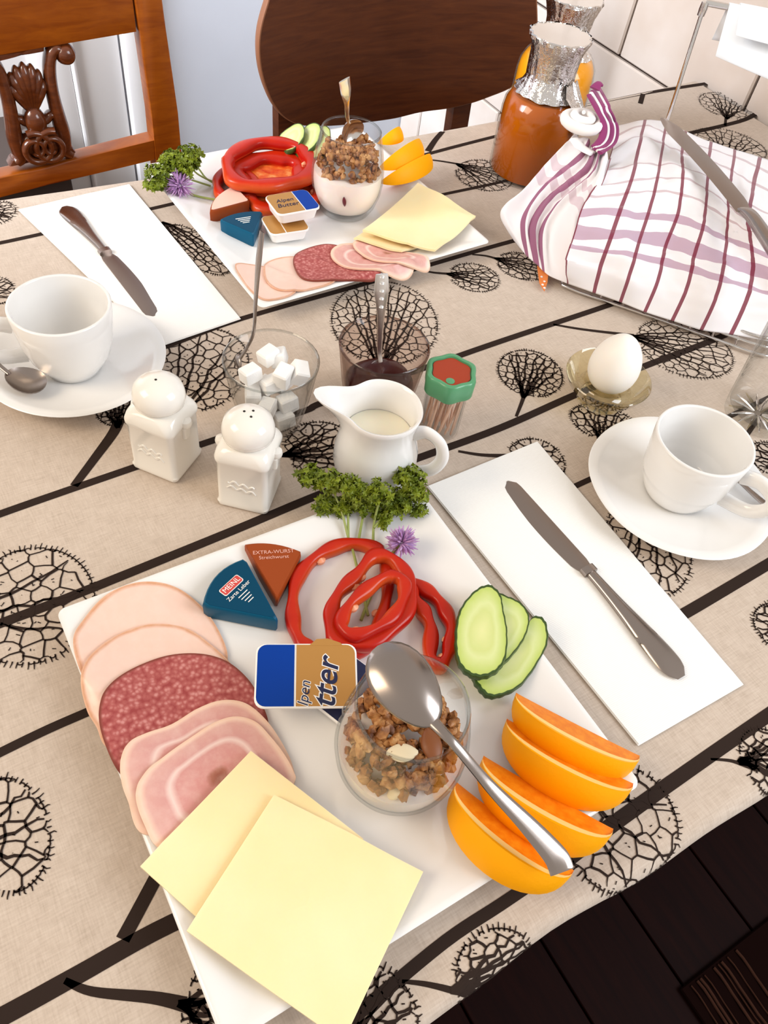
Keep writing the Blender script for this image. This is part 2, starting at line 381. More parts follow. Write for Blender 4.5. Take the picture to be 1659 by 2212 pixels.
K['bread'] = mat('bread_crust', (0.45, 0.17, 0.05), 0.6)
K['orange_dot'] = mat('orange_cloth', (0.75, 0.22, 0.05), 0.8)
K['tissue'] = mat('white_tissue', (0.84, 0.86, 0.88), 0.85, spec=0.2)

# ------------------------------------------------------------------ setting
def structure(o): o['kind'] = 'structure'; return o
YB, XR, ZF = 1.45, 0.985, -0.74
g = M(); g.box((0.2, YB + .05, 0.3), (4.4, .1, 2.1)); structure(g.build('wall_back', K['wall'], loc=(0, YB, 0)))
g = M(); g.box((0.2, -0.1, ZF - .04), (4.4, 3.2, .04)); fl = structure(g.build('floor', K['grout'], loc=(0.2, 0, ZF - .02)))
for i in range(20):                                       # floor boards running away from the table
    x0 = -0.98 + i * 0.142
    for (y0, y1) in ((-1.5, 0.2 - .35 * (i % 3)), (0.204 - .35 * (i % 3), YB)):
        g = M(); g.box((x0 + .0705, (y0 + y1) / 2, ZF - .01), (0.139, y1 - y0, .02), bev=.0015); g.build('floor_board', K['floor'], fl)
# tiled wall at the table's right end
g = M(); g.box((XR + .03, 0.79, 0.0), (.05, 1.32, 1.48)); wr = structure(g.build('wall_right', K['grout'], loc=(XR + .03, .8, 0)))
TH, TW, ZJ, YJ = 0.213, 0.268, -0.037, 0.832
for r in range(-3, 4):
    for c in range(-3, 3):
        y0 = YJ + c * TW + (TW / 2 if r % 2 else 0) ; z0 = ZJ + r * TH
        ya, yb, za, zb = y0 + .002, min(y0 + TW, YB) - .002, z0 + .002, z0 + TH - .002
        if yb - ya < .03 or ya < .13: continue
        g = M(); g.box((XR + .003, (ya + yb) / 2, (za + zb) / 2), (zb - za, yb - ya, .012), ax=(0, 0, 1), up=(-1, 0, 0), bev=.003)
        g.build('tile', K['tile'], wr)
# painted door in the back wall with its frame
def bw(x0, x1, z0, z1, y0, y1): g = M(); g.box(((x0 + x1) / 2, (y0 + y1) / 2, (z0 + z1) / 2), (x1 - x0, y1 - y0, z1 - z0), bev=.004); return g
dr = structure(bw(-0.55, .318, ZF, 1.2, YB - .012, YB + .02).build('door_1', K['door'], loc=(-.1, YB, 0)))
bw(.150, .222, ZF, 1.2, YB - .020, YB - .010).build('door_stile', K['door'], dr)
bw(.222, .232, ZF, 1.2, YB - .024, YB - .010).build('door_moulding', K['door'], dr)
tr = structure(bw(.322, .362, ZF, 1.2, YB - .03, YB).build('trim_1', K['door'], loc=(.34, YB, 0)))
# dark low chest left of the door stile
ch = thing('low_chest', (-.15, YB - .13, ZF), 'dark brown low chest behind the carved chair, by the white door', 'chest')
bw(-.60, .140, ZF + .03, -.30, YB - .24, YB - .026).build('body', K['chest'], ch)
bw(-.61, .142, -.30, -.285, YB - .25, YB - .026).build('top', K['chest'], ch)
for x in (-.57, .11):
    bw(x - .02, x + .02, ZF, ZF + .03, YB - .23, YB - .19).build('foot', K['chest'], ch)
# rug on the floor
rg = thing('striped_rug', (.60, -.6, ZF), 'dark woven rug with braided pale cords on the floor', 'rug')
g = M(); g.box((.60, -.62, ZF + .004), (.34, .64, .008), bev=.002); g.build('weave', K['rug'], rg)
for k in range(9):
    x = .445 + [0, .012, .018, .026, .045, .053, .060, .072, .09][k]
    p = [(x + .0012 * math.sin(q * .9), -.305 - q * .012, ZF + .0095 + .001 * math.sin(q * 1.7)) for q in range(50)]
    g = M(); g.sweep(p, [.0012 if k in (0, 3, 5, 7) else .0022], .0015, 6); g.build('cord', K['rug_cord'], rg)

# ------------------------------------------------------------------ table
X0, X1, YF, YBK = -0.47, XR - .014, -0.162, 0.631
tb = thing('dining_table', (.25, .22, ZF), 'wooden dining table under the tree-patterned cloth', 'table')
g = M(); g.box(((X0 + X1) / 2, (YF + YBK) / 2, -.0165), (X1 - X0 - .02, YBK - YF - .006, .030), bev=.004); g.build('tabletop', K['table_wood'], tb)
for x in (X0 + .09, X1 - .09):
    for y in (YF + .08, YBK - .08):
        g = M(); g.loft([[(x + sx * r, y + sy * r, z) for sx, sy in ((1, 1), (-1, 1), (-1, -1), (1, -1))] for r, z in ((.02, ZF), (.03, -.032))]); g.build('leg', K['table_wood'], tb)
RB = 0.011
def yfront(x): return YF - .002 + .0025 * math.sin(x * 17 + 1.0) + .001 * math.sin(x * 41)
def yback(x): return .634 + .018 * ((x - .42) / .55) ** 2
def fold(x, y, lift=0.0):
    """flat cloth coordinates -> the cloth lying on the table and turning down over its long edges"""
    for sgn, ye in ((-1, yfront(x)), (1, yback(x))):
        d = (y - ye) * sgn
        if d > 0:
            wv = .004 * math.sin(x * 60 + 1.3) * min(1, max(0, (d - .01) / .03))
            a = min(d / RB, PI / 2); ex = max(0, d - RB * PI / 2)
            return (x, ye + sgn * ((RB + lift) * math.sin(a) + wv * .6 - ex * .16), -RB + (RB + lift) * math.cos(a) - ex)
    return (x, y, lift)
cl = thing('tablecloth', (.25, .22, 0), 'natural linen tablecloth printed with dark leafless trees', 'tablecloth')
g = M(); nx = 120
ys = [YF - .19 + k * .01 for k in range(16)] + [YF - .033 + k * .0033 for k in range(15)] + list(np.linspace(YF + .02, YBK - .02, 30)) + [YBK - .01 + k * .0033 for k in range(18)] + [YBK + .05 + k * .012 for k in range(12)]
rows = [[fold(X0 + (X1 - X0) * i / nx, y) for i in range(nx + 1)] for y in ys]
g.loft(rows, closed=False, cap0=False, cap1=False)
g.build('cloth', K['linen'], cl, smooth=80)

LIFT = .0004
def ribbon(g, pts, w0, w1, z=LIFT):
    """flat printed stroke along cloth coordinates pts"""
    P = [np.array(p[:2], float) for p in pts]; n = len(P)
    if n < 2: return
    L, Rr = [], []
    for i in range(n):
        t = P[min(i + 1, n - 1)] - P[max(i - 1, 0)]; t = t / (np.linalg.norm(t) + 1e-9); q = np.array([-t[1], t[0]])
        h = (w0 + (w1 - w0) * i / (n - 1)) / 2
        L.append(fold(*(P[i] + q * h), z)); Rr.append(fold(*(P[i] - q * h), z))
    o = len(g.v); g.v += [tuple(p) for p in L] + [tuple(p) for p in Rr]
    for i in range(n - 1): g.f.append((o + n + i, o + n + i + 1, o + i + 1, o + i)); g.m.append(0)
def px(*pts): return [at(*p)[:2] for p in pts]
def tree(basep, tip, hw, seed, cell=0.010, mains=7, w=.0016):
    """printed leafless tree crown from its fork 'base' to the far rim 'tip' (cloth coordinates)"""
    rnd = random.Random(seed); g = M(); B = np.array(basep[:2], float); T = np.array(tip[:2], float)
    d = T - B; L = np.linalg.norm(d); d = d / L; q = np.array([-d[1], d[0]]); cc = B + d * L * .54; a = L * .47
    def E(p, s=1.0):
        r = np.array(p) - cc; return (r @ d / (a * s)) ** 2 + (r @ q / (hw * s)) ** 2
    pts = []
    for _ in range(5000):
        u, vv = rnd.uniform(-1, 1), rnd.uniform(-1, 1)
        p = cc + d * a * u * 1.25 + q * hw * vv * 1.25
        if E(p) > 1.5: continue
        dens = .55 + .5 * min(1, np.linalg.norm(p - B) / L)
        if all(np.hypot(*(p - o)) > cell * dens for o in pts): pts.append(p)
    res = delaunay_2d_cdt([Vector(p) for p in pts], [], [], 0, 1e-9)
    vs, _, fs = res[0], res[1], res[2]
    cen = []; em = {}
    for fi, f in enumerate(fs):
        A_, B_, C_ = [vs[i] for i in f]
        dd = 2 * (A_.x * (B_.y - C_.y) + B_.x * (C_.y - A_.y) + C_.x * (A_.y - B_.y))
        if abs(dd) < 1e-12: cen.append(None); continue
        ux = (A_.length_squared * (B_.y - C_.y) + B_.length_squared * (C_.y - A_.y) + C_.length_squared * (A_.y - B_.y)) / dd
        uy = (A_.length_squared * (C_.x - B_.x) + B_.length_squared * (A_.x - C_.x) + C_.length_squared * (B_.x - A_.x)) / dd
        cen.append(np.array([ux, uy]))
        for i in range(3):
            k = tuple(sorted((f[i], f[(i + 1) % 3]))); em.setdefault(k, []).append(fi)
    for k, fl_ in em.items():
        if len(fl_) < 2 or cen[fl_[0]] is None or cen[fl_[1]] is None: continue
        p, r = cen[fl_[0]], cen[fl_[1]]
        if np.hypot(*(p - r)) > cell * 3: continue
        ep, er = E(p), E(r)
        if ep > 1 and er > 1: continue
        if ep > 1: p, r, ep, er = r, p, er, ep
        if er > 1:
            for _ in range(12):
                mdl = (p + r) / 2
                r = mdl if E(r, 1.03) > 1 else r
        md = (p + r) / 2 + np.array([rnd.uniform(-1, 1), rnd.uniform(-1, 1)]) * cell * .09
        ww = w * rnd.uniform(.42, .80)
        ribbon(g, [p, md, r], ww, ww * (.5 if er > 1 else .9))
    for i in range(mains):                                   # main boughs fanning from the fork
        th = PI * (.12 + .76 * (i + .5 + rnd.uniform(-.2, .2)) / mains) - PI / 2
        end = cc + d * a * math.cos(th) * .93 + q * hw * math.sin(th) * .93
        c1 = B + (d * .45 + q * .28 * math.sin(th)) * L * .6
        c2 = end - (end - B) * .3 + d * L * .03
        pp = [(1 - t) ** 3 * B + 3 * (1 - t) ** 2 * t * c1 + 3 * (1 - t) * t * t * c2 + t ** 3 * end for t in np.linspace(0, 1, 12)]
        pp = [p + q * rnd.uniform(-1, 1) * cell * .16 * (0 < k < 11) for k, p in enumerate(pp)]
        ribbon(g, pp, w * 1.5, w * .5)
    n = int(2 * PI * (a + hw) / 2 / (cell * .32))            # rim: ragged outline and tiny twigs
    for i in range(n):
        th = 2 * PI * i / n
        if abs(((th - PI) + PI) % (2 * PI) - PI) < .35: continue
        p = cc + d * a * math.cos(th) + q * hw * math.sin(th)
        nrm = unit(np.append(d * math.cos(th) / a + q * math.sin(th) / hw, 0))[:2]
        tl = cell * rnd.uniform(.12, .42)
        ribbon(g, [p - nrm * cell * .12, p + nrm * tl * .5 + rnd.uniform(-1, 1) * cell * .08, p + nrm * tl], w * .5, w * .25)
        if rnd.random() < .75:
            th2 = th + 2 * PI / n; p2 = cc + d * a * math.cos(th2) + q * hw * math.sin(th2)
            ribbon(g, [p, (p + p2) / 2 + nrm * cell * .05, p2], w * .42, w * .42)
    for p in pts:                                            # specks inside the cells
        if E(p) < .95 and rnd.random() < .85:
            for _ in range(rnd.choice((1, 2))):
                u = np.array([rnd.uniform(-1, 1), rnd.uniform(-1, 1)]) * cell * .17; s = np.array([rnd.uniform(-1, 1), rnd.uniform(-1, 1)]) * cell * .22
                ribbon(g, [p + s - u * .6, p + s + u * .6], w * .35, w * .3)
    o = g.build('printed_tree', K['ink'], cl, smooth=0); return o
def branch(pts, w0, w1=None, n=6):
    g = M(); P = smooth_path([np.append(p, 0) for p in px(*pts)], n)
    # finer steps so that strokes follow the cloth's edge
    Q = []
    for a_, b_ in zip(P[:-1], P[1:]):
        for t in np.linspace(0, 1, 4)[:-1]: Q.append(a_ + (b_ - a_) * t)
    Q.append(P[-1]); ribbon(g, Q, w0, w1 or w0, LIFT * .6); g.build('printed_branch', K['ink'], cl, smooth=0)
mm_ = .001
branch([(-40, 533), (75, 509), (375, 440), (520, 405)], 5.6 * mm_)
branch([(880, 345), (972, 320), (1090, 290), (1180, 270)], 6.1 * mm_)
branch([(924, 327), (940, 303), (957, 283)], 7.9 * mm_, 6.1 * mm_)
branch([(905, 343), (950, 348), (998, 356)], 2.6 * mm_, 4.2 * mm_)
branch([(940, 424), (972, 417), (1075, 395), (1130, 380)], 5.2 * mm_)
branch([(200, 795), (341, 755), (521, 689), (800, 610), (1060, 534), (1150, 510)], 6.3 * mm_)
branch([(-40, 1125), (81, 1082), (290, 1010), (480, 945), (655, 889), (700, 869), (903, 800), (1080, 738), (1322, 657), (1450, 610)], 6.8 * mm_)
branch([(160, 1050), (205, 990), (245, 935), (258, 905)], 6.3 * mm_, 9.6 * mm_)
branch([(-40, 1362), (150, 1290), (500, 1148), (702, 1064), (903, 990), (1080, 925), (1245, 852), (1393, 791), (1535, 737), (1640, 690)], 7.4 * mm_)
branch([(990, 975), (1040, 983), (1095, 985)], 2.6 * mm_, 4.5 * mm_)
branch([(1190, 1075), (1241, 1051), (1320, 1015), (1500, 935), (1659, 860), (1720, 830)], 5.2 * mm_)
branch([(-40, 1646), (90, 1582), (185, 1540), (300, 1490), (1300, 1410), (1476, 1329), (1659, 1219), (1720, 1185)][:4], 6.0 * mm_)
branch([(1400, 1366), (1476, 1327), (1659, 1219), (1740, 1170)], 8.9 * mm_)
branch([(1180, 1892), (1318, 1785), (1508, 1650), (1659, 1545), (1740, 1490)], 8.9 * mm_)
branch([(-40, 2220), (60, 2166), (170, 2105), (372, 1994), (600, 1900)], 9.2 * mm_)
branch([(265, 2030), (300, 1965), (345, 1880)], 7.6 * mm_)
branch([(140, 2118), (200, 2142), (330, 2155), (400, 2170)], 3.0 * mm_, 7.0 * mm_)
branch([(720, 2225), (776, 2187), (960, 2035), (1080, 1955), (1180, 1888)], 6.6 * mm_)
branch([(868, 2120), (920, 2126), (990, 2142)], 1.8 * mm_, 3.6 * mm_)
branch([(1115, 900), (1125, 875), (1134, 850)], 2.6 * mm_, 3.9 * mm_)
branch([(1285, 985), (1292, 960), (1300, 940)], 2.6 * mm_, 3.9 * mm_)
branch([(1195, 701), (1260, 712), (1370, 725)], 2.8 * mm_, 4.5 * mm_)
branch([(895, 577), (930, 588), (972, 592)], 2.4 * mm_, 3.9 * mm_)
branch([(1020, 550), (1050, 553), (1075, 560)], 2.4 * mm_, 3.9 * mm_)
branch([(820, 900), (822, 830), (825, 780)], 5.2 * mm_, 7.0 * mm_)
branch([(1535, 1640), (1575, 1643), (1600, 1650)], 1.5 * mm_, 3.0 * mm_)
branch([(1238, 232), (1330, 213), (1420, 197), (1530, 180)], 7.9 * mm_)
branch([(1383, 224), (1389, 203)], 7.0 * mm_)
branch([(1480, 290), (1560, 272), (1610, 258), (1642, 240)], 7.9 * mm_)
branch([(1566, 272), (1568, 255), (1570, 240)], 3.9 * mm_, 3.9 * mm_)
branch([(1600, 960), (1640, 905), (1700, 860)], 4.4 * mm_)
branch([(20, 470), (0, 462)], 3.5 * mm_)
def wbranch(p, q, w0):
    P = [V3((p[0] + (q[0] - p[0]) * t, p[1] + (q[1] - p[1]) * t + .002 * math.sin(t * 9), 0)) for t in np.linspace(0, 1, 30)]
    g = M(); ribbon(g, P, w0, w0, LIFT * .6); g.build('printed_branch', K['ink'], cl, smooth=0)
for (a, b, w0) in ((1740, 1490, 7.4), (1740, 1170, 7.4), (1720, 830, 5.2), (1640, 690, 7.0)):        # the print goes on to the table's right end
    p = at(a, b); wbranch(p, (.93, p[1] + .012), w0 * mm_)
for (a, b, w0) in ((-40, 533, 5.6), (-40, 1125, 6.8), (-40, 1362, 7.3), (-40, 1646, 6.0), (-40, 2220, 8.5)):
    p = at(a, b); wbranch((X0 + .02, p[1] - .006), p, w0 * mm_)
def wof(a_, b_): return float(np.linalg.norm(at(*a_)[:2] - at(*b_)[:2])) / 2
TR = [((-95, 1345), (198, 1270), .046, .0112, 3), ((-90, 1850), (98, 1760), .033, .0100, 3), ((820, 800), (840, 612), .0, .010, 9),
      ((965, 592), (1076, 606), .024, .0075, 6), ((1068, 558), (1180, 590), .024, .0075, 6), ((1130, 860), (1158, 762), .030, .0075, 7),
      ((1298, 955), (1310, 880), .030, .0075, 7), ((1088, 987), (1218, 1005), .026, .0075, 6), ((1360, 726), (1580, 775), .043, .010, 8),
      ((1400, 1060), (1400, 1285), .034, .0105, 4), ((1780, 1370), (1630, 1348), .022, .008, 6), ((1595, 1648), (1720, 1640), .022, .008, 7),
      ((1215, 1700), (1450, 1860), .040, .0110, 3), ((975, 2140), (1175, 2085), .023, .009, 7), ((740, 2290), (850, 2110), .026, .009, 7),
      ((385, 2168), (560, 2200), .026, .009, 7), ((608, 985), (765, 955), .030, .0085, 8), ((385, 900), (470, 715), .040, .0110, 4),
      ((350, 480), (488, 590), .021, .0085, 6), ((1570, 258), (1573, 205), .042, .012, 8), ((1570, 345), (1582, 285), .05, .012, 7),
      ((985, 354), (1100, 400), .036, .010, 8), ((255, 925), (250, 850), .016, .006, 6), ((-60, 640), (25, 615), .022, .008, 6), ((-40, 455), (30, 462), .02, .010, 5), ((1720, 1010), (1620, 975), .02, .008, 6)]
for i, (b_, t_, hw, cell, mn) in enumerate((((.66, -.01), (.72, .07), .036, .0105, 6), ((.80, .075), (.83, .17), .045, .0105, 7), ((.60, -.10), (.69, -.13), .03, .010, 6), ((.83, -.08), (.90, -.01), .036, .0105, 6), ((.82, .30), (.86, .39), .04, .0105, 7), ((-.36, .18), (-.33, .09), .04, .0105, 6), ((-.30, .33), (-.27, .43), .042, .0105, 7), ((-.38, -.05), (-.33, -.12), .035, .0105, 6))):
    tree(b_, t_, hw, 60 + i, cell, mn, .0020)
for i, (b_, t_, hw, cell, mn) in enumerate(TR):
    if not hw: hw = wof((722, 690), (945, 690))
    tree(at(*b_)[:2], at(*t_)[:2], hw, 11 + i, cell, mn, .0021 if b_[1] > 800 else .0018)
# ------------------------------------------------------------------ supports for draping thin food
SUP = []
def add_support(verts, faces): SUP.append(BVHTree.FromPolygons([Vector(v) for v in verts], faces))
def support(x, y, z0=0.0):
    z = z0
    for b in SUP:
        h = b.ray_cast(Vector((x, y, .4)), Vector((0, 0, -1)))
        if h[0] is not None: z = max(z, h[0].z)
    return z
def xy(p): return np.array(p[:2], float)
def outline_px(pts, z=.018, n=8, smooth=True):
    P = [at(a, b, z) for a, b in pts]
    return smooth_path(P, n, True) if smooth else P
def polyline_closed(P, per):
    out = []
    for i in range(len(P)):
        a, b = V3(P[i]), V3(P[(i + 1) % len(P)])
        for k in range(per): out.append(a + (b - a) * k / per)
    return out
def drape_slice(name, outline, th, mats, label, cat, group, it=40, wave=0.0, seed=0, register=True, rings=None, stiff=.5, edge_mat=0, gap=.0004, extra=None, floor=.0):
    """a thin slice that rests on whatever lies below it"""
    fr = rings or [0.0, .12, .25, .38, .5, .62, .73, .83, .91, .96, 1.0]; n = len(outline); c = np.mean([xy(p) for p in outline], axis=0)
    grid = np.zeros((len(fr), n, 3)); S = np.zeros((len(fr), n))
    for i, f in enumerate(fr):
        for j in range(n):
            q = c + (xy(outline[j]) - c) * f; s = support(*q, floor) + gap
            if wave: s += wave * (.5 + .5 * noise.noise(Vector((q[0] * 38 + seed * 7, q[1] * 38, seed)))) * (.35 + .65 * f)
            if extra: s += extra(q)
            grid[i, j] = (q[0], q[1], s); S[i, j] = s
    Z = grid[:, :, 2].copy()
    for _ in range(it):
        A = Z.copy()
        A[1:-1] = (Z[:-2] + Z[2:] + np.roll(Z, 1, 1)[1:-1] + np.roll(Z, -1, 1)[1:-1]) / 4
        A[-1] = (2 * Z[-2] - Z[-3]) * .2 + .4 * Z[-2] + .2 * (np.roll(Z, 1, 1)[-1] + np.roll(Z, -1, 1)[-1])
        A[0] = Z[1].mean()
        Z = np.maximum(S, Z * (1 - stiff) + A * stiff)
    grid[:, :, 2] = Z
    g = M(); top = grid.copy(); top[:, :, 2] += th
    rr = [list(top[i]) for i in range(len(fr))] + [list((top[-1] + grid[-1]) / 2 + 0)] + [list(grid[-1 - i]) for i in range(len(fr))]
    us = list(fr) + [1.0] + list(fr[::-1])
    g.loft(rr, True, False, False, 0, uv=lambda i, j: (us[i], j / n))
    if edge_mat:
        k = len(fr) - 1
        for fi in range(len(g.f)):
            row = fi // n
            if row in (k, k + 1): g.m[fi] = edge_mat
    o = g.build(name, mats, loc=(c[0], c[1], float(Z.mean())), smooth=50); tag(o, label, cat, group)
    if register:
        tv = [tuple(p) for i in range(len(fr)) for p in top[i]]
        fs = [(i * n + j, i * n + (j + 1) % n, (i + 1) * n + (j + 1) % n, (i + 1) * n + j) for i in range(len(fr) - 1) for j in range(n)]
        add_support(tv, fs)
    return o

# ------------------------------------------------------------------ square plates
def plate(cx, cy, ang, label):
    s = .135; ca, sa = math.cos(ang), math.sin(ang)
    def ring(ins, z, r):
        h = s - ins; out = []
        for (qx, qy, a0) in ((1, 1, 0), (-1, 1, PI / 2), (-1, -1, PI), (1, -1, 1.5 * PI)):
            for k in range(7):
                a = a0 + k / 6 * PI / 2; x = qx * (h - r) + r * math.cos(a); y = qy * (h - r) + r * math.sin(a)
                out.append((cx + x * ca - y * sa, cy + x * sa + y * ca, z))
            # intermediate points along the edge
            nx_, ny_ = {0: (-1, 1), 1: (-1, -1), 2: (1, -1), 3: (1, 1)}[int(round(a0 / (PI / 2)))]
            x0, y0 = out[-1][0], out[-1][1]; a = (a0 + PI / 2)
            x1 = nx_ * (h - r) + r * math.cos(a); y1 = ny_ * (h - r) + r * math.sin(a); X, Y = cx + x1 * ca - y1 * sa, cy + x1 * sa + y1 * ca
            for k in range(1, 8): out.append((x0 + (X - x0) * k / 8, y0 + (Y - y0) * k / 8, z))
        return out
    prof = [(.060, .0012, .02), (.055, .001, .02), (.052, .0015, .02), (.050, .0045, .02), (.030, .0075, .016), (.006, .0150, .009), (.001, .0170, .007), (.0, .0180, .006), (.0012, .0192, .006), (.004, .0190, .006), (.010, .0175, .008), (.030, .0115, .014), (.045, .0095, .018), (.060, .0090, .02)]
    g = M(); g.loft([ring(*p) for p in prof]); o = g.build('square_plate', K['porcelain'], loc=(cx, cy, 0), smooth=60)
    tag(o, label, 'plate', 'square white dinner plates'); add_support(g.v, g.f); return o
plate(0, 0, 0, 'square white plate nearest the camera, loaded with salami, ham and cheese')
plate(.24437, .51095, .04894, 'square white plate at the far side of the table, under the far chair')

# ------------------------------------------------------------------ napkins and cutlery
def napkin(corners, label):
    P = [at(a, b, .001) for a, b in corners]; g = M(); n = 24; mloc = np.mean(P, axis=0)
    def pt(u, v_, z): return P[0] * (1 - u) * (1 - v_) + P[1] * u * (1 - v_) + P[2] * u * v_ + P[3] * (1 - u) * v_ + np.array([0, 0, z])
    root = thing('paper_napkin', (mloc[0], mloc[1], 0), label, 'napkin', 'folded paper napkins')
    for layer, (e, z0, z1) in enumerate(((0.0, .0002, .0009), (.012, .00095, .0017))):
        g = M(); rows = []
        per = [(u / n, 0) for u in range(n)] + [(1, v_ / n) for v_ in range(n)] + [(1 - u / n, 1) for u in range(n)] + [(0, 1 - v_ / n) for v_ in range(n)]
        for (f, zz) in ((0, z0), (1, z0), (1, z1), (.98, z1 + .0001), (.5, z1 + .0002), (0, z1 + .0002)):
            r = []
            for (u, v_) in per:
                uu, vv = .5 + (u - .5) * max(f, .001) * (1 - e), .5 + (v_ - .5) * max(f, .001) * (1 - e * .4)
                r.append(pt(uu, vv, zz + (.0003 * noise.noise(Vector((uu * 9, vv * 17, layer))) if zz > z0 and layer else 0)))
            rows.append(r)
        g.loft(rows); g.build('ply', K['paper'], root, smooth=40)
    return root
napkin([(40, 455), (280, 400), (520, 690), (345, 750)], 'white paper napkin on the far side, left of the far plate')
napkin([(922, 1052), (1160, 955), (1605, 1480), (1378, 1612)], 'white paper napkin right of the near plate, under a knife')
NAPZ = .0021
HW_ = (.0040, .0040, .0042, .0044, .0047, .0050, .0054, .0059, .0064, .0070, .0076, .0082, .0088, .0093, .0097, .0099, .0098, .0082, .0034)
def knife(tip, bol, end, label, zt, zb, ze, bw_=.0108, hw=HW_, grp='table knives on napkins', name='table_knife', bread=False):
    A, B, E_ = at(*tip, zt), at(*bol, zb), at(*end, ze); d = unit(B - A); d = unit(E_ - A) if not bread else d
    root = thing(name, B, label, 'knife', grp)
    side = unit(np.cross(d, (0, 0, 1)))
    g = M(); n = 22; rings = []; L = np.linalg.norm(B - A)
    for i in range(n + 1):
        t = i / n; c = A + (B - A) * t
        tt = min(1, max(0, t / .09)); rd = math.sqrt(max(0, 1 - (1 - tt) ** 2))
        wl = bw_ * (.12 + .55 * rd + .33 * math.sin(PI * min(t, .93)) * rd); wr_ = bw_ * (.62 * rd + .10 * (1 - rd))
        if t > .93: wl = wl * (1 - (t - .93) / .07 * .45); wr_ = wr_ * (1 - (t - .93) / .07 * .3)
        th = .0005 + .0009 * t
        rings.append([c + side * wl, c + side * wl * .5 + np.array([0, 0, th]), c - side * wr_ * .6 + np.array([0, 0, th * 1.2]), c - side * wr_ + np.array([0, 0, th * .6]), c - side * wr_, c + side * 0])
    g.loft(rings); g.build('blade', K['blade'], root, smooth=30)
    g = M(); pth = [B + (E_ - B) * t + np.array([0, 0, .0018]) for t in np.linspace(-.01, 1, 40)]
    g.sweep(pth, hw, [.0022, .0028, .003, .0032, .003, .0024, .0006], 14, power=2.4); g.build('handle', K['steel'], root, smooth=40)
    g = M(); g.sweep([B - d * .002 + np.array([0, 0, .0018]), B + d * .004 + np.array([0, 0, .0018])], [.0062, .0062], .0032, 12, power=3); g.build('bolster', K['steel'], root, smooth=40)
    return root
knife((1096, 1040), (1268, 1233), (1470, 1466), 'steel table knife on the napkin beside the near plate', NAPZ + .0006, NAPZ + .001, NAPZ + .0012)
knife((333, 683), (228, 548), (140, 450), 'steel table knife on the far napkin, left of the far plate', NAPZ + .0006, NAPZ + .001, NAPZ + .0012)

def spoon(bowl_tip, bowl_end, handle, label, name='teaspoon', bw_=.0155, depth=.006, hw=(.0022, .002, .0026, .004, .0058, .005), up=(0, 0, 1), mat_='bright_steel', flip=1, grp=None, th=.0011, pattern=False):
    """bowl between two points, then a handle through the remaining points"""
    A, B = V3(bowl_tip), V3(bowl_end); c = (A + B) / 2; a = np.linalg.norm(B - A) / 2; u = unit(B - A); u_up = V3(up); nrm = unit(u_up - u * (u @ u_up)) * flip; sd = np.cross(nrm, u)
    root = thing(name, c, label, 'spoon', grp)
    g = M(); n = 28; fr = [0.02, .2, .4, .6, .78, .9, 1.0]
    def P(f, q, off):
        w_ = bw_ * (1 - .16 * math.cos(q)); dz = -depth * (1 - f ** 2.2)
        return c + u * a * f * math.cos(q) + sd * w_ * f * math.sin(q) + nrm * (dz + off)
    rr = [[P(f, 2 * PI * j / n, th / 2) for j in range(n)] for f in fr] + [[P(f, 2 * PI * j / n, -th / 2) for j in range(n)] for f in fr[::-1]]
    g.loft(rr); g.build('bowl', K[mat_], root, smooth=60)
    pth = smooth_path([B - u * .003] + [V3(h) for h in handle], 10)
    g = M(); g.sweep(pth, hw, [th * 1.0, th * .9, th, th, th, th * .7], 10, up=nrm, power=2.6); hd = g.build('handle', K[mat_], root, smooth=50)
    if pattern:
        for k in range(5):
            q = pth[-3 - k * 3] ; g = M(); g.lathe(q + nrm * th, [(.0001, -.0006), (.0022, -.0003), (.0018, .0006), (.0001, .0010)], 10); g.build('ornament', K[mat_], hd)
    return root

# ------------------------------------------------------------------ cold cuts and cheese on the near plate
FT = .0016
GM = 'cold cuts on the near plate'
drape_slice('poultry_slice', outline_px([(160, 1395), (185, 1335), (240, 1285), (310, 1262), (385, 1270), (445, 1312), (485, 1380), (488, 1430), (455, 1500), (380, 1545), (280, 1545), (195, 1490)]), FT, [K['poultry']], 'topmost pale poultry slice at the near plate corner', 'meat slice', GM, wave=.0006, seed=1)
drape_slice('poultry_slice', outline_px([(177, 1475), (200, 1420), (255, 1370), (330, 1345), (400, 1350), (455, 1385), (503, 1432), (525, 1480), (500, 1560), (420, 1620), (320, 1640), (235, 1620), (208, 1570), (186, 1530)]), FT, [K['poultry']], 'second pale poultry slice, half under the salami on the near plate', 'meat slice', GM, wave=.0006, seed=2)
drape_slice('salami_slice', outline_px([(217, 1545), (238, 1490), (290, 1445), (360, 1415), (430, 1409), (490, 1425), (540, 1465), (570, 1520), (578, 1565), (540, 1630), (440, 1690), (330, 1710), (265, 1680), (228, 1610)]), .0018, [K['salami']], 'red mottled salami slice on the near plate', 'meat slice', GM, wave=.0005, seed=3)
drape_slice('ham_slice', outline_px([(264, 1650), (283, 1612), (318, 1590), (370, 1568), (425, 1532), (478, 1512), (530, 1516), (575, 1550), (612, 1600), (634, 1650), (632, 1690), (560, 1740), (420, 1790), (310, 1805), (278, 1735), (265, 1695)]), FT, [K['ham']], 'pink ham slice beside the salami on the near plate', 'meat slice', GM, wave=.001, seed=4)
drape_slice('ham_slice', outline_px([(296, 1726), (317, 1676), (353, 1643), (407, 1600), (462, 1564), (509, 1549), (552, 1558), (584, 1588), (612, 1622), (634, 1660), (634, 1690), (570, 1790), (460, 1850), (350, 1838), (315, 1790)]), FT, [K['ham']], 'pink ham slice with a brown seam, tucked under the cheese on the near plate', 'meat slice', GM, wave=.0012, seed=5)
SQ = [0, .15, .3, .45, .6, .72, .82, .9, .96, 1.0]
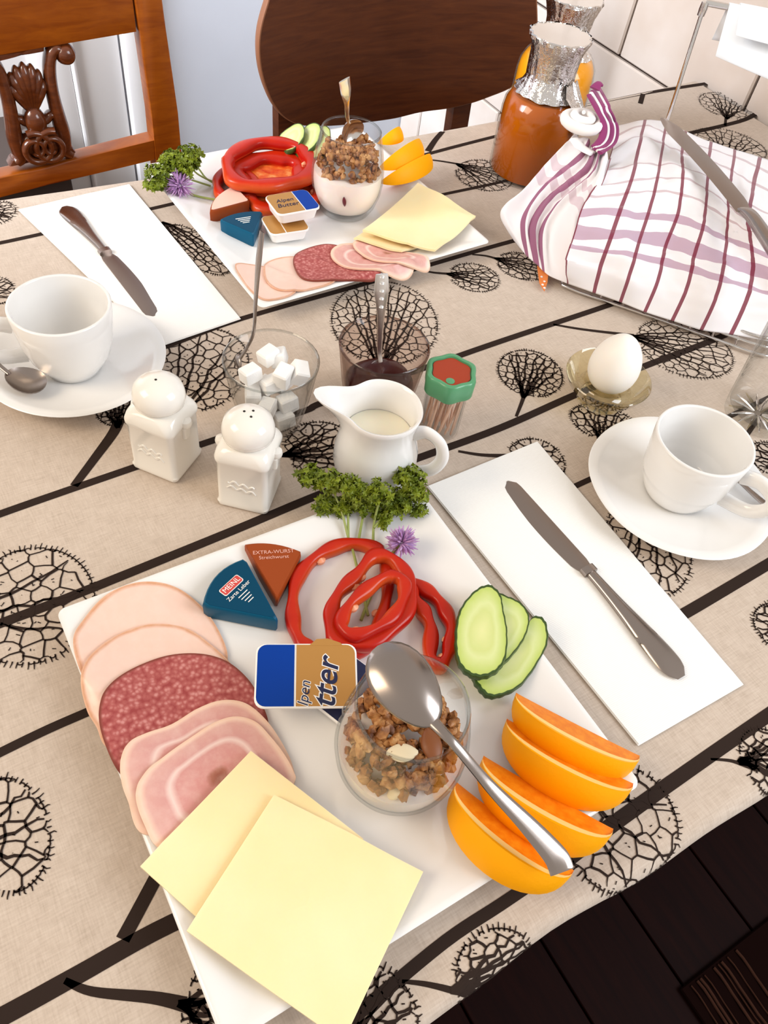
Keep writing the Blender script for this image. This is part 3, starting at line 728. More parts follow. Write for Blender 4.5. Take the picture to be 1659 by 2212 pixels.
drape_slice('cheese_slice', polyline_closed(outline_px([(542, 1622), (303, 1872), (530, 2075), (785, 1812)], .022, smooth=False), 16), .0022, [K['cheese']], 'lower pale yellow cheese slice on the near plate', 'cheese', 'cheese slices on the near plate', rings=SQ, it=60, floor=.0195)
drape_slice('cheese_slice', polyline_closed(outline_px([(592, 1716), (403, 2010), (742, 2250), (916, 1880)], .026, smooth=False), 16), .0022, [K['cheese']], 'upper pale yellow cheese slice hanging over the near plate edge', 'cheese', 'cheese slices on the near plate', rings=SQ, it=60, wave=.002, seed=9, floor=.0195)

# ------------------------------------------------------------------ pepper rings
def pepper_ring(pts, z, label, grp, hw=.0046, hh=.0052, lumps=True, seed=0, name='pepper_ring', fill=False):
    P = smooth_path([at(a, b, zz) for (a, b), zz in zip(pts, z if hasattr(z, '__len__') else [z] * len(pts))], 8, True)
    rnd = random.Random(seed); c = np.mean(P, axis=0)
    root = thing(name, c, label, 'pepper ring', grp)
    rw = [hw * (1 + .22 * math.sin(i * .55 + seed)) for i in range(len(P))]
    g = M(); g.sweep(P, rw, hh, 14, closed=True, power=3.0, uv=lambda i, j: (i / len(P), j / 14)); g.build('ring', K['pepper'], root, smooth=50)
    if fill:
        cz = c + np.array([0, 0, -hh * .3]); g = M(); n_ = len(P)
        g.loft([[cz + (p - c) * f + np.array([0, 0, .0022 * noise.noise(Vector((p[0] * f * 90, p[1] * f * 90, seed)))]) for p in P] for f in (.95, .75, .55, .35, .15, .03)], True, False, True)
        g.build('inner_flesh', K['pepper_inner'], root, smooth=70)
    if lumps:
        for k in range(2):                                    # pale ribs on the inside
            i = rnd.randrange(len(P)); q = P[i] + unit(c - P[i]) * hw * 1.0
            g = M(); g.lathe(q, [(.0004, -.003), (.0024, -.0018), (.0028, .0012), (.0004, .0034)], 10, fn=lambda x, y, zz, a: (x * 1.3, y * .9, zz)); g.build('rib', K['pepper_flesh'], root)
    return root
GP = 'red pepper rings on the near plate'
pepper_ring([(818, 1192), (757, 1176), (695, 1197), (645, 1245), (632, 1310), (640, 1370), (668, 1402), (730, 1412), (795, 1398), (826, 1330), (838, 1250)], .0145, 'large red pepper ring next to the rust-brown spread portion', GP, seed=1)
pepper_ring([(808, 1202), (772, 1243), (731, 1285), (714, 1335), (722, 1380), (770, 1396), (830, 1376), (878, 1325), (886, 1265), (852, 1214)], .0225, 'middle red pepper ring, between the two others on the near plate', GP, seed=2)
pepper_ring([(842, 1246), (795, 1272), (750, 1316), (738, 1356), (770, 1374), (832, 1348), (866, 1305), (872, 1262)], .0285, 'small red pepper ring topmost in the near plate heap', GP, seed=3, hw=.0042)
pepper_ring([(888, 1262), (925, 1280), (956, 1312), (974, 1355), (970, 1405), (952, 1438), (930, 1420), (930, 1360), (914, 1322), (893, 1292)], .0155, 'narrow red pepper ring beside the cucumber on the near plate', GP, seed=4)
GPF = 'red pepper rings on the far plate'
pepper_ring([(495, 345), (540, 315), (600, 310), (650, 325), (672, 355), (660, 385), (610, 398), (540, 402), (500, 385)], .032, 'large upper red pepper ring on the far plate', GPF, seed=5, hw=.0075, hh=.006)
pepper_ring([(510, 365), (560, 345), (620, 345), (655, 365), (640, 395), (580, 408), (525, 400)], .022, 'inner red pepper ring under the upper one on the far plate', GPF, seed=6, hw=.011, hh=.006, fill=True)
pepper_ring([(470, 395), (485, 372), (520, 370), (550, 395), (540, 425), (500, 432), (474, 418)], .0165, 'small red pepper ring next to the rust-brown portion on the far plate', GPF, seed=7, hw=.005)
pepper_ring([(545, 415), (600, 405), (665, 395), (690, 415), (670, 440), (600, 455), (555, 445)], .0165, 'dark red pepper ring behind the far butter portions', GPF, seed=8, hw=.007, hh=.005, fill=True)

# ------------------------------------------------------------------ cucumber
def cucumber(pts, label, grp, z, tilt=(0, 0), th=.0045):
    P = outline_px(pts, z, 6); c = np.mean(P, axis=0); n = len(P)
    root = thing('cucumber_slice', c, label, 'cucumber', grp)
    def zz(q): return z + (q[0] - c[0]) * tilt[0] + (q[1] - c[1]) * tilt[1]
    fr = [0, .2, .4, .6, .78, .9, .955]
    def R_(f, dz): return [(c[0] + (p[0] - c[0]) * f, c[1] + (p[1] - c[1]) * f, zz(c + (p - c) * f) + dz) for p in P]
    g = M(); us = fr + fr[::-1]; g.loft([R_(f, th) for f in fr] + [R_(f, 0) for f in fr[::-1]], True, False, False, uv=lambda i, j: (us[i], j / n)); g.build('flesh', K['cucumber'], root, smooth=50)
    g = M(); wob = [1 + .012 * math.sin(j * 1.9) for j in range(n)]
    def S_(f, dz): return [(c[0] + (p[0] - c[0]) * f * k, c[1] + (p[1] - c[1]) * f * k, zz(c + (p - c) * f) + dz) for p, k in zip(P, wob)]
    rr = [S_(.95, th + .0002), S_(1.0, th + .0001), S_(1.03, th * .5), S_(1.0, -.0002), S_(.95, -.0002)]
    g.loft(rr, True, False, False); g.build('skin', K['cucumber_skin'], root, smooth=50)
    return root
GC = 'cucumber slices on the near plate'
cucumber([(1150, 1338), (1174, 1345), (1181, 1385), (1165, 1425), (1125, 1482), (1085, 1506), (1052, 1511), (1030, 1492), (1020, 1468), (1052, 1438), (1100, 1400), (1130, 1365)], 'lowest cucumber slice on the near plate, next to the orange', GC, .0165, (-.05, .05))
cucumber([(1060, 1290), (1095, 1296), (1124, 1310), (1140, 1336), (1136, 1368), (1118, 1402), (1085, 1440), (1055, 1455), (1035, 1430), (1042, 1340)], 'middle cucumber slice, mostly hidden on the near plate', GC, .0215, (-.06, .04))
cucumber([(1056, 1271), (1078, 1290), (1085, 1324), (1093, 1369), (1090, 1422), (1072, 1454), (1040, 1469), (1009, 1463), (987, 1438), (981, 1397), (985, 1347), (999, 1312), (1028, 1280)], 'topmost whole-faced cucumber slice on the near plate', GC, .0275, (-.05, .03))
GCF = 'cucumber slices on the far plate'
cucumber([(603, 290), (612, 280), (640, 278), (655, 295), (655, 320), (635, 335), (612, 325)], 'leftmost cucumber slice on the far plate, above the pepper', GCF, .028, (.5, -.3))
cucumber([(630, 300), (645, 283), (672, 278), (690, 295), (688, 325), (665, 340), (640, 330)], 'middle cucumber slice on the far plate', GCF, .031, (.5, -.3))
cucumber([(655, 305), (672, 288), (698, 285), (712, 305), (708, 335), (688, 350), (662, 342)], 'cucumber slice touching the far granola glass', GCF, .034, (.5, -.3))

# ------------------------------------------------------------------ orange wedges
def wedge(p, q, z, label, grp, R_=.0345, a0=0, a1=42, side=1, zq=None):
    A, B = at(*p, z), at(*q, z if zq is None else zq); c = (A + B) / 2; L = np.linalg.norm(B - A) / 2; u = unit(B - A); out = unit(np.cross(u, (0, 0, 1))) * side; up = np.array([0, 0, 1.0])
    root = thing('orange_wedge', c, label, 'orange', grp); n = 22
    a0, a1 = math.radians(a0), math.radians(a1); mcnt = 9
    def pt(t, ang, r): rr = R_ * math.sin(math.acos(max(-1, min(1, t)))) ** .8 * r; return c + u * L * t + (out * math.cos(ang) + up * math.sin(ang)) * rr
    ts = [-math.cos(PI * i / n) for i in range(n + 1)]
    def half(r0, r1): return [[pt(t, a0 + (a1 - a0) * k / mcnt, r1) for k in range(mcnt + 1)] + [pt(t, a1 + (a0 - a1) * k / mcnt, r0) for k in range(mcnt + 1)] for t in ts]
    g = M(); g.loft(half(.93, 1.0)); g.build('peel', K['orange_peel'], root, smooth=50)
    g = M(); g.loft(half(.76, .932)); g.build('pith', K['pith'], root, smooth=50)
    g = M(); a0s, a1s = a0, a1; a0 = a0 + .03; a1 = a1 - .13
    g.loft([[pt(t, a0 + (a1 - a0) * k / mcnt, .77) for k in range(mcnt + 1)] + [pt(t, a0, .02)] for t in ts]); g.build('flesh', K['orange_flesh'], root, smooth=40)
    return root
GO = 'orange wedges on the near plate'
wedge((1115, 1496), (1382, 1632), .019, 'orange wedge nearest the napkin, below the cucumber', GO)
wedge((1095, 1552), (1368, 1692), .019, 'second orange wedge from the napkin', GO, zq=.022)
wedge((1045, 1632), (1325, 1790), .019, 'third orange wedge, its tip just under the spoon handle', GO, zq=.022)
wedge((988, 1690), (1240, 1880), .019, 'orange wedge nearest the granola glass, spoon handle lying along it', GO, zq=.021, a0=6, a1=44)
GOF = 'orange wedges on the far plate'
wedge((815, 310), (855, 290), .040, 'small topmost orange wedge behind the far granola glass', GOF, R_=.020, a0=10, a1=58)
wedge((815, 365), (895, 318), .030, 'middle orange wedge beside the far granola glass', GOF, R_=.028, a0=10, a1=58)
wedge((818, 395), (918, 345), .0185, 'lowest orange wedge on the far plate, by the cheese', GOF, R_=.028, a0=8, a1=52)
# ------------------------------------------------------------------ cold cuts and cheese on the far plate
GMF = 'cold cuts on the far plate'
drape_slice('poultry_slice', outline_px([(508, 575), (540, 565), (585, 570), (622, 600), (640, 628), (620, 646), (578, 652), (550, 640), (525, 612)]), FT, [K['poultry']], 'pale poultry slice at the front left corner of the far plate', 'meat slice', GMF, seed=11)
drape_slice('poultry_slice', outline_px([(569, 578), (580, 553), (620, 541), (680, 545), (725, 575), (722, 612), (665, 631), (612, 632), (580, 612)]), FT, [K['poultry']], 'pale poultry slice beside the salami on the far plate', 'meat slice', GMF, seed=12)
drape_slice('salami_slice', outline_px([(634, 562), (640, 538), (668, 522), (710, 514), (750, 525), (792, 560), (822, 594), (780, 608), (705, 612), (655, 600)]), .0018, [K['salami']], 'red mottled salami slice on the far plate', 'meat slice', GMF, seed=13)
drape_slice('ham_slice', outline_px([(715, 537), (730, 522), (765, 514), (815, 530), (860, 555), (895, 575), (870, 590), (805, 592), (750, 580), (722, 558)]), FT, [K['ham']], 'pink ham slice next to the salami on the far plate', 'meat slice', GMF, seed=14, wave=.001)
drape_slice('ham_slice', outline_px([(763, 518), (790, 508), (850, 530), (905, 552), (930, 572), (880, 580), (810, 567), (778, 545)]), FT, [K['ham']], 'pink ham slice half under the cheese on the far plate', 'meat slice', GMF, seed=15, wave=.0015)
GCH = 'cheese slices on the far plate'
drape_slice('cheese_slice', polyline_closed(outline_px([(765, 508), (878, 415), (1000, 480), (868, 542)], .02, smooth=False), 16), .0024, [K['cheese']], 'lower cheese slice on the far plate, its edge showing', 'cheese', GCH, rings=SQ, it=50, wave=.002, seed=5)
drape_slice('cheese_slice', polyline_closed(outline_px([(784, 492), (903, 392), (1028, 466), (940, 540)], .026, smooth=False), 16), .0024, [K['cheese']], 'upper cheese slice on the far plate, beside the granola glass', 'cheese', GCH, rings=SQ, it=50, wave=.004, seed=6, extra=lambda q: .003)

# ------------------------------------------------------------------ small portion packs
def rrect(hx, hy, r, n=5):
    out = []
    for (sx, sy, a0) in ((1, 1, 0), (-1, 1, PI / 2), (-1, -1, PI), (1, -1, 1.5 * PI)):
        rr = r[(sx, sy)] if isinstance(r, dict) else r
        for k in range(n + 1):
            a = a0 + k / n * PI / 2; out.append((sx * (hx - rr) + rr * math.cos(a), sy * (hy - rr) + rr * math.sin(a)))
    return out
def butter(cx, ax, hx, hy, h, label, grp, tilt=(0, 0, 1), blue_left=True, txt=None, tab=True, lid=('gold_foil', 'blue_foil'), frac=-.22, rad=.006):
    """butter portion: tapered white tub, foil lid split in a blue strip and a gold field. cx = centre of the lid"""
    c = V3(cx); up = unit(tilt); x = V3(ax); x = unit(x - up * (up @ x)); y = np.cross(up, x)
    root = thing('butter_portion', c - up * h, label, 'butter', grp)
    def ring(s, z, r=rad): return [c + x * px_ * s + y * py_ * s + up * z for px_, py_ in rrect(hx, hy, r)]
    g = M(); g.loft([ring(.78, -h), ring(.84, -h + .0006), ring(.93, -.0022), ring(1.0, -.0018), ring(1.0, -.0004), ring(.985, 0)]); g.build('tub', K['white_plastic'], root, smooth=50)
    xs = hx * frac; pts = rrect(hx * .965, hy * .955, rad * .95)
    def clip(lo, hi): return [(min(max(a_, lo), hi), b_) for a_, b_ in pts]
    for nm, mt, lo, hi, zz in (('blue_lid_field', lid[1], -1, xs - .0006, .0003), ('gold_lid_field', lid[0], xs + .0006, 1, .0003)):
        g = M(); poly = clip(lo, hi); g.loft([[c + x * a_ + y * b_ + up * 0 for a_, b_ in poly], [c + x * a_ + y * b_ + up * zz for a_, b_ in poly]]); g.build(nm, K[mt], root, smooth=0)
    if tab:
        g = M(); p = [(hx * .05, hy * .93), (hx * .2, hy * 1.14), (hx * .42, hy * 1.16), (hx * .68, hy * 1.02), (hx * .72, hy * .93)]
        g.loft([[c + x * a_ + y * b_ + up * z_ for a_, b_ in p] for z_ in (.0001, .0004)]); g.build('foil_tab', K['gold_foil'], root)
    if txt:
        for (s, a_, b_, sz, mt, xd, yd, off) in txt:
            lettering(s, root, c + x * a_ + y * b_ + up * (.0005 if mt != 'white_ink' else .0004), x * xd[0] + y * xd[1], x * yd[0] + y * yd[1], sz, K[mt], extrude=.00005, shear=.25, offset=off)
    return root
def wdir(a, b, z): return unit(at(*b, z) - at(*a, z))
GB = 'butter portions on the near plate'
butter(at(752, 1490, .022), wdir((700, 1540), (790, 1440), .022), .021, .017, .012, 'lower butter portion with a navy lid beside the near granola glass', GB, lid=('navy', 'navy'), tab=False)
ax = wdir((560, 1460), (760, 1460), .033)
tu = unit((-.06, -.10, 1))
butter(at(662, 1458, .0345), ax, .0310, .0205, .0125, 'butter portion with blue strip and gold foil, lying on another butter portion', GB, tilt=tu,
       txt=[('tter', .0120, -.0052, .0205, 'white_ink', (.10, 1), (-1, .10), .0008), ('tter', .0120, -.0052, .0205, 'navy', (.10, 1), (-1, .10), 0.0002),
            ('lpen', -.0012, -.0118, .0094, 'white_ink', (.10, 1), (-1, .10), .0004), ('lpen', -.0012, -.0118, .0094, 'navy', (.10, 1), (-1, .10), 0.0)])
GBF = 'butter portions on the far plate'
butter(at(616, 482, .0235), wdir((575, 490), (660, 478), .023), .021, .017, .012, 'lower butter portion with brownish lid on the far plate', GBF, lid=('gold_foil', 'gold_foil'), tab=False)
c_ = at(632, 436, .040); ax = wdir((690, 425), (575, 445), .04)
butter(c_, ax, .0235, .0185, .0125, 'upper butter portion with a blue strip on the far plate', GBF, frac=-.28, tab=False,
       txt=[('Alpen', .007, -.0045, .008, 'navy', (-1, 0), (0, -1), 0), ('Butter', .007, .0040, .009, 'navy', (-1, 0), (0, -1), 0)])

def sector(apex, arc, h, z, label, grp, wrap, top_mat, name='spread_portion', lift=(0, 0, 1), arc_bulge=.18):
    """cake-slice shaped foil portion: apex and the two ends of its curved back"""
    A, P, Q = V3(apex), V3(arc[0]), V3(arc[1]); c = (A + P + Q) / 3
    mid = (P + Q) / 2; out = unit(mid - A); b = np.linalg.norm(Q - P) * arc_bulge
    edge = [A + (P - A) * t for t in np.linspace(.04, .94, 6)] + [P + (Q - P) * t + out * b * (1 - (2 * t - 1) ** 2) for t in np.linspace(.03, .97, 10)] + [Q + (A - Q) * t for t in np.linspace(.06, .96, 6)]
    root = thing(name, (c[0], c[1], z), label, 'spread portion', grp); up = unit(lift)
    def ring(s, zz): return [c + (p - c) * s + up * zz for p in edge]
    g = M(); g.loft([ring(.95, 0), ring(1.0, .0015), ring(1.01, h - .003), ring(.99, h - .001), ring(.95, h)]); g.build('foil_wrap', K[wrap], root, smooth=40)
    g = M(); g.loft([ring(.93, h), ring(.92, h + .0003)]); g.build('top_label', K[top_mat], root, smooth=0)
    return root, c, out, unit(np.cross((0, 0, 1), out)), up
GS = 'spread portions on the near plate'
z0 = .0100
r, c, out, sd, up = sector(at(602, 1366, z0), (at(440, 1334, z0), at(530, 1232, z0)), .0155, z0, 'teal foil spread portion with a red badge, near the poultry', GS, 'teal', 'teal_dark', arc_bulge=.16)
bp = c + out * .0095 + up * .0160
g = M(); g.loft([[bp + sd * a_ + out * b_ + up * zz for a_, b_ in rrect(.0088, .0034, .0014)] for zz in (0, .0002)]); g.build('badge_border', K['white_ink'], r)
g = M(); g.loft([[bp + sd * a_ + out * b_ + up * zz for a_, b_ in rrect(.0082, .0029, .0012)] for zz in (.0002, .0004)]); g.build('badge', K['label_red'], r)
lettering('MEINL', r, bp + up * .0005, -sd, out, .0052, K['white_ink'], extrude=.00004)
lettering('Zarte Leber', r, c + out * .0030 + up * .0160, -sd, out, .0042, K['white_ink'], extrude=.00004)
for k in range(4):
    q = c - out * (.0008 + .0023 * k) + up * .0160; L_ = (.0085, .008, .0065, .005)[k]
    g = M(); g.box(q, (L_, .0006, .00016), sd); g.build('small_print', K['white_ink'], r)
r, c, out, sd, up = sector(at(596, 1316, z0), (at(524, 1196, z0), at(650, 1212, z0)), .0120, z0, 'rust-brown foil spread portion leaning on the teal one', GS, 'rust', 'rust', lift=(.05, -.05, 1), arc_bulge=.10)
lettering('EXTRA-WURST', r, c + out * .0105 + up * .0125, -sd, out, .0042, K['pink_ink'], extrude=.00004)
lettering('Streichwurst', r, c + out * .0060 + up * .0125, -sd, out, .0040, K['pink_ink'], extrude=.00004)
GSF = 'spread portions on the far plate'
r, c, out, sd, up = sector(at(548, 535, z0), (at(475, 503, z0), at(568, 485, z0)), .0150, z0, 'teal foil spread portion on the far plate, near the butter', GSF, 'teal', 'teal_dark', arc_bulge=.12)
for k in range(4):
    q = c + out * (.006 - .0028 * k) + up * .0155
    g = M(); g.box(q, (.016 - .003 * k, .0010, .00016), sd); g.build('small_print', K['white_ink'], r)
r, c, out, sd, up = sector(at(540, 462, z0), (at(455, 485, z0), at(508, 428, z0)), .0150, z0, 'rust-brown foil spread portion on the far plate, with a peach label', GSF, 'rust', 'peach', arc_bulge=.12)

# ------------------------------------------------------------------ granola glasses
def clump(g, c, r, rnd, mat=0):
    n = 8; ph = [rnd.uniform(.7, 1.25) for _ in range(40)]; ax = unit([rnd.uniform(-1, 1) for _ in range(3)]); st = rnd.uniform(.9, 1.6)
    k = 0; rings = []
    for zz, rr in ((-1, .25), (-.6, .8), (0, 1), (.6, .8), (1, .25)):
        ring = []
        for j in range(n):
            a = 2 * PI * j / n; p = np.array([rr * math.cos(a), rr * math.sin(a), zz]) * ph[k % 40]; k += 1
            p = p + ax * (p @ ax) * (st - 1); ring.append(V3(c) + p * r)
        rings.append(ring)
    g.loft(rings, mat=mat)
def parfait(c, label, zy, zg, seed, glabel, prof_scale=1.0):
    c = V3((c[0], c[1], c[2])); root = thing('granola_glass', c, label, 'glass')
    o = [(.0005, 0), (.022, 0), (.0262, .0015), (.0315, .010), (.0362, .024), (.0378, .037), (.0372, .050), (.0350, .064), (.0322, .078), (.0303, .0862)]
    inn = [(.0288, .0862), (.0306, .078), (.0334, .064), (.0357, .050), (.0363, .037), (.0347, .024), (.0300, .012), (.024, .005), (.0005, .004)]
    g = M(); g.lathe(c, o + [(.0298, .0872), (.0292, .0870)] + inn, 56); g.build('glass', K['glass'], root, smooth=70)
    g = M(); g.lathe(c, [(.0286, .0858), (.0305, .0858), (.0306, .0868), (.0298, .0878), (.0288, .0874)], 56, cap0=False, cap1=False); g.build('rim', K['rim'], root, smooth=70)
    def rin(z): return np.interp(z, [.004, .005, .012, .024, .037, .050, .064, .078], [.001, .024, .0300, .0347, .0363, .0357, .0334, .0306]) - .0006
    zs = np.linspace(.0046, zy, 9)
    g = M(); g.lathe(c, [(rin(z), z) for z in zs] + [(rin(zy) * .6, zy + .001), (.0005, zy + .0015)], 48); g.build('yoghurt', K['yoghurt'], root, smooth=60)
    rnd = random.Random(seed); g = M()
    for z in np.arange(zy + .002, zg, .0042):
        n = 42
        for k in range(n):
            a = rnd.uniform(0, 2 * PI); top = z > zg - .006
            rr = (rin(z) - .0042) * math.sqrt(rnd.uniform(.72 if not top else 0, 1)) * (1 if not top else .97)
            clump(g, c + (rr * math.cos(a), rr * math.sin(a), z + rnd.uniform(-.001, .002)), rnd.uniform(.0019, .0036), rnd)
    for k in range(130):
        a = rnd.uniform(0, 2 * PI); rr = (rin(zg) - .0052) * math.sqrt(rnd.random()); clump(g, c + (rr * math.cos(a), rr * math.sin(a), zg + rnd.uniform(-.001, .0035)), rnd.uniform(.0020, .0040), rnd)
    o = g.build('granola', K['granola'], loc=(c[0], c[1], c[2] + zy), smooth=40); tag(o, glabel, 'granola', kind='stuff')
    return root, c
GZ = .0096
gc = at(892, 1525, GZ + .086)
r, gc = parfait((gc[0], gc[1], GZ), 'round granola glass on the near plate, spoon lying across it', .040, .0565, 3, 'loose brown granola filling the near granola glass')
# whole nuts lying on top / against the glass wall
def nut(c, d, L, w_, t_, matn, label):
    c = V3(c); d = unit(d); g = M()
    g.sweep([c + d * L * t for t in np.linspace(-1, 1, 13)], [w_ * max(.08, math.sin(PI * (k + .4) / 12.8)) ** .7 for k in range(13)], [t_ * max(.08, math.sin(PI * (k + .4) / 12.8)) ** .7 for k in range(13)], 12)
    o = g.build('almond', K[matn], loc=c, smooth=60); tag(o, label, 'nut'); return o
nut(gc + (.006, -.016, .0622), (.3, 1, .1), .0095, .0058, .003, 'almond', 'brown almond on top of the granola in the near glass')
nut(gc + (-.010, -.012, .0617), (1, -.5, .05), .0085, .0052, .0022, 'almond_white', 'pale nut flake on top of the granola in the near glass')
nut(gc + (-.019, -.0235, .0425), (.5, -.5, .9), .0058, .0042, .0024, 'almond_white', 'white nut piece against the glass wall, near granola glass')
# dessert spoon lying across the near glass
spoon(at(815, 1396, GZ + .099), at(940, 1566, GZ + .0925), [at(985, 1612, GZ + .0910), at(1060, 1700, GZ + .070), at(1140, 1782, GZ + .054), at(1200, 1850, GZ + .044), at(1214, 1884, GZ + .041)],
      'large steel dessert spoon lying across the near granola glass and oranges', 'dessert_spoon', bw_=.0165, depth=-.0065, hw=(.0034, .0026, .0030, .0042, .0058, .0070, .0066), up=(-.1, -.25, 1), mat_='steel', th=.0014)
fc = at(759, 283, GZ + .086)
r, fc = parfait((fc[0], fc[1], GZ), 'round granola glass on the far plate, a spoon standing in it', .046, .066, 8, 'loose golden granola on the yoghurt in the far glass')
nut(fc + (-.0195, -.0300, .030), (.2, .1, -1), .0058, .0022, .0015, 'berry', 'dark berry streak in the yoghurt of the far glass')
d_ = unit(at(743, 172, .165) - at(757, 268, .10))
spoon(at(770, 300, .080), at(752, 262, .1005), [at(750, 250, .108), at(749, 215, .135), at(744, 172, .158)], 'steel teaspoon standing in the far granola glass', bw_=.0125, depth=.004, hw=(.002, .002, .0022, .003, .0055, .0058), up=(-.4, -.7, .6), mat_='bright_steel')

# ------------------------------------------------------------------ parsley and chive flowers
def leaf_cluster(g, c, r, rnd, count, flat=.6):
    for _ in range(count):
        d = unit([rnd.gauss(0, 1), rnd.gauss(0, 1), rnd.gauss(0, .8) + .3]); p = V3(c) + d * r * rnd.uniform(.25, 1) * np.array([1, 1, flat])
        nrm = unit(d + np.array([rnd.uniform(-.5, .5), rnd.uniform(-.5, .5), .7])); t = unit(np.cross(nrm, [rnd.uniform(-1, 1), rnd.uniform(-1, 1), .2])); b = np.cross(nrm, t)
        s = rnd.uniform(.0026, .0046); n = 14; vs = [p]
        for k in range(n):
            a = 2 * PI * k / n; rr = s * (1.0 if k % 2 else .55) * rnd.uniform(.8, 1.2)
            vs.append(p + (t * math.cos(a) + b * math.sin(a)) * rr + nrm * s * rnd.uniform(-.45, .45))
        o = len(g.v); g.add(vs, [(0, 1 + k, 1 + (k + 1) % n) for k in range(n)])
def parsley(clusters, root_pt, label, seed, stems):
    rnd = random.Random(seed); c = V3(root_pt); root = thing('parsley_sprig', c, label, 'parsley')
    for (q, r, cnt) in clusters:
        g = M(); leaf_cluster(g, q, r, rnd, cnt); g.build('leaf', K['leaf'], root, smooth=0)
    for st in stems:
        g = M(); g.sweep(smooth_path(st, 6), [.0011, .0008], None, 7); g.build('stem', K['stem'], root)
def pc(x, y, z, r, n=34): return (at(x, y, z), r * 1.12, int(n * 1.6))
parsley([pc(672, 1030, .034, .0105, 46), pc(712, 1040, .038, .010, 40), pc(752, 1048, .041, .010, 40), pc(700, 1090, .024, .0085, 30), pc(740, 1095, .022, .009, 34), pc(785, 1085, .026, .0105, 46), pc(820, 1062, .042, .010, 44),
         pc(885, 1035, .036, .0115, 54), pc(902, 1062, .033, .0085, 32), pc(845, 1100, .024, .010, 44), pc(868, 1080, .028, .010, 44), pc(828, 1118, .020, .008, 30), pc(905, 1100, .022, .0055, 14), pc(772, 1062, .041, .009, 34)],
        at(775, 1180, .012), 'green curly parsley sprig at the back corner of the near plate', 4,
        [[at(795, 1330, .0125), at(765, 1200, .013), at(752, 1160, .016), at(738, 1105, .024), at(715, 1050, .031)], [at(752, 1160, .016), at(752, 1110, .022)], [at(774, 1170, .0135), at(783, 1120, .018), at(790, 1080, .027)],
         [at(806, 1180, .0135), at(808, 1130, .019), at(822, 1070, .039)], [at(808, 1140, .018), at(860, 1080, .028), at(890, 1050, .035)]])
parsley([pc(345, 372, .034, .014, 60), pc(375, 345, .042, .014, 60), pc(410, 332, .044, .013, 56), pc(395, 362, .036, .013, 56), pc(330, 398, .028, .010, 34), pc(352, 392, .028, .010, 36), pc(418, 355, .034, .009, 30)],
        at(420, 380, .015), 'green curly parsley sprig at the left corner of the far plate', 6,
        [[at(470, 400, .012), at(445, 385, .014), at(425, 360, .024), at(400, 345, .035)], [at(465, 395, .012), at(430, 378, .020), at(405, 355, .034)], [at(455, 402, .012), at(400, 385, .02), at(360, 380, .028)]])
def chive(c, r, label, stem, seed, axis):
    rnd = random.Random(seed); c = V3(c); root = thing('chive_flower', c, label, 'flower'); ax = unit(axis); g = M()
    for _ in range(190):
        d = unit([rnd.gauss(0, 1) for _ in range(3)]); d = unit(d + ax * .45)
        p0, p1 = c + d * r * .2, c + d * r * rnd.uniform(.75, 1.1)
        g.sweep([p0, (p0 + p1) / 2 + V3([rnd.uniform(-1, 1) for _ in range(3)]) * r * .05, p1], [.0003, .0009, .0002], None, 5)
    g.build('flower_head', K['chive'], root, smooth=40)
    g = M(); g.sweep(smooth_path(stem, 6), [.0011, .0012], None, 7); g.build('stem', K['stem'], root)
chive(at(868, 1172, .026), .0125, 'purple chive flower leaning on the red pepper of the near plate', [at(862, 1178, .024), at(838, 1210, .013), at(800, 1290, .012), at(780, 1340, .012)], 3, wdir((800, 1290), (868, 1170), .02))
chive(at(388, 400, .024), .0165, 'purple chive flower on the far plate edge beside the parsley', [at(395, 405, .022), at(420, 422, .014), at(470, 432, .0125)], 5, (-.6, 0, .3))

# ------------------------------------------------------------------ cups and saucers
def saucer(c, R_, label, lobes=0, spoon_=None):
    c = V3((c[0], c[1], .001)); g = M()
    pr = [(.0005, .0008), (.024, .0008), (.026, 0), (.029, 0), (.031, .0022), (.050, .0062), (R_ - .010, .0118), (R_ - .0015, .0158), (R_, .0168), (R_ - .0012, .0178), (R_ - .011, .0142), (.050, .0086), (.031, .0052), (.027, .0048), (.024, .0040), (.0005, .0040)]
    fn = (lambda x, y, z, a: (x * (1 + lobes * math.sin(a * 6) * (z > .01)), y * (1 + lobes * math.sin(a * 6) * (z > .01)), z)) if lobes else None
    g.lathe(c, pr, 72, fn=fn); o = g.build('saucer', K['porcelain'], loc=c, smooth=70); tag(o, label, 'saucer', 'white saucers'); return c
def cup(c, h, prof, hdir, label, tea, hx=(0.030, .022), fluted=False):
    c = V3((c[0], c[1], .0060)); root = thing('coffee_cup', c, label, 'cup', 'white cups')
    out = prof; R_ = out[-1][0]; t = .0028
    inn = [(max(.0005, r - t), max(z, .005)) for r, z in out[::-1] if z > .004]
    g = M(); g.lathe(c, [(.0005, .001)] + out + [(R_ - .0006, h + .0012), (R_ - t + .0004, h + .001)] + inn + [(.0005, .005)], 72); g.build('bowl', K['porcelain'], root, smooth=70)
    d = unit((hdir[0], hdir[1], 0)); rt = np.interp(h * .80, [z for _, z in out], [r for r, _ in out]); rb = np.interp(h * .34, [z for _, z in out], [r for r, _ in out])
    up = np.array([0, 0, 1]); b = hx[0]
    pth = smooth_path([c + d * (rt - .001) + up * h * .80, c + d * (rt + b * .45) + up * h * .86, c + d * (rt + b * .9) + up * h * .74, c + d * (rt + b * .95) + up * h * .56, c + d * (rt + b * .55) + up * h * .36, c + d * (rb - .001) + up * h * .32], 8)
    g = M(); g.sweep(pth, [.0072, .0060, .0060, .0074], [.0042, .0037, .0037, .0042], 12, up=np.cross(d, up)); g.build('handle', K['porcelain'], root, smooth=60)
    return c
cL = at(128, 660, .0672); cR = at(1523, 952, .0652)
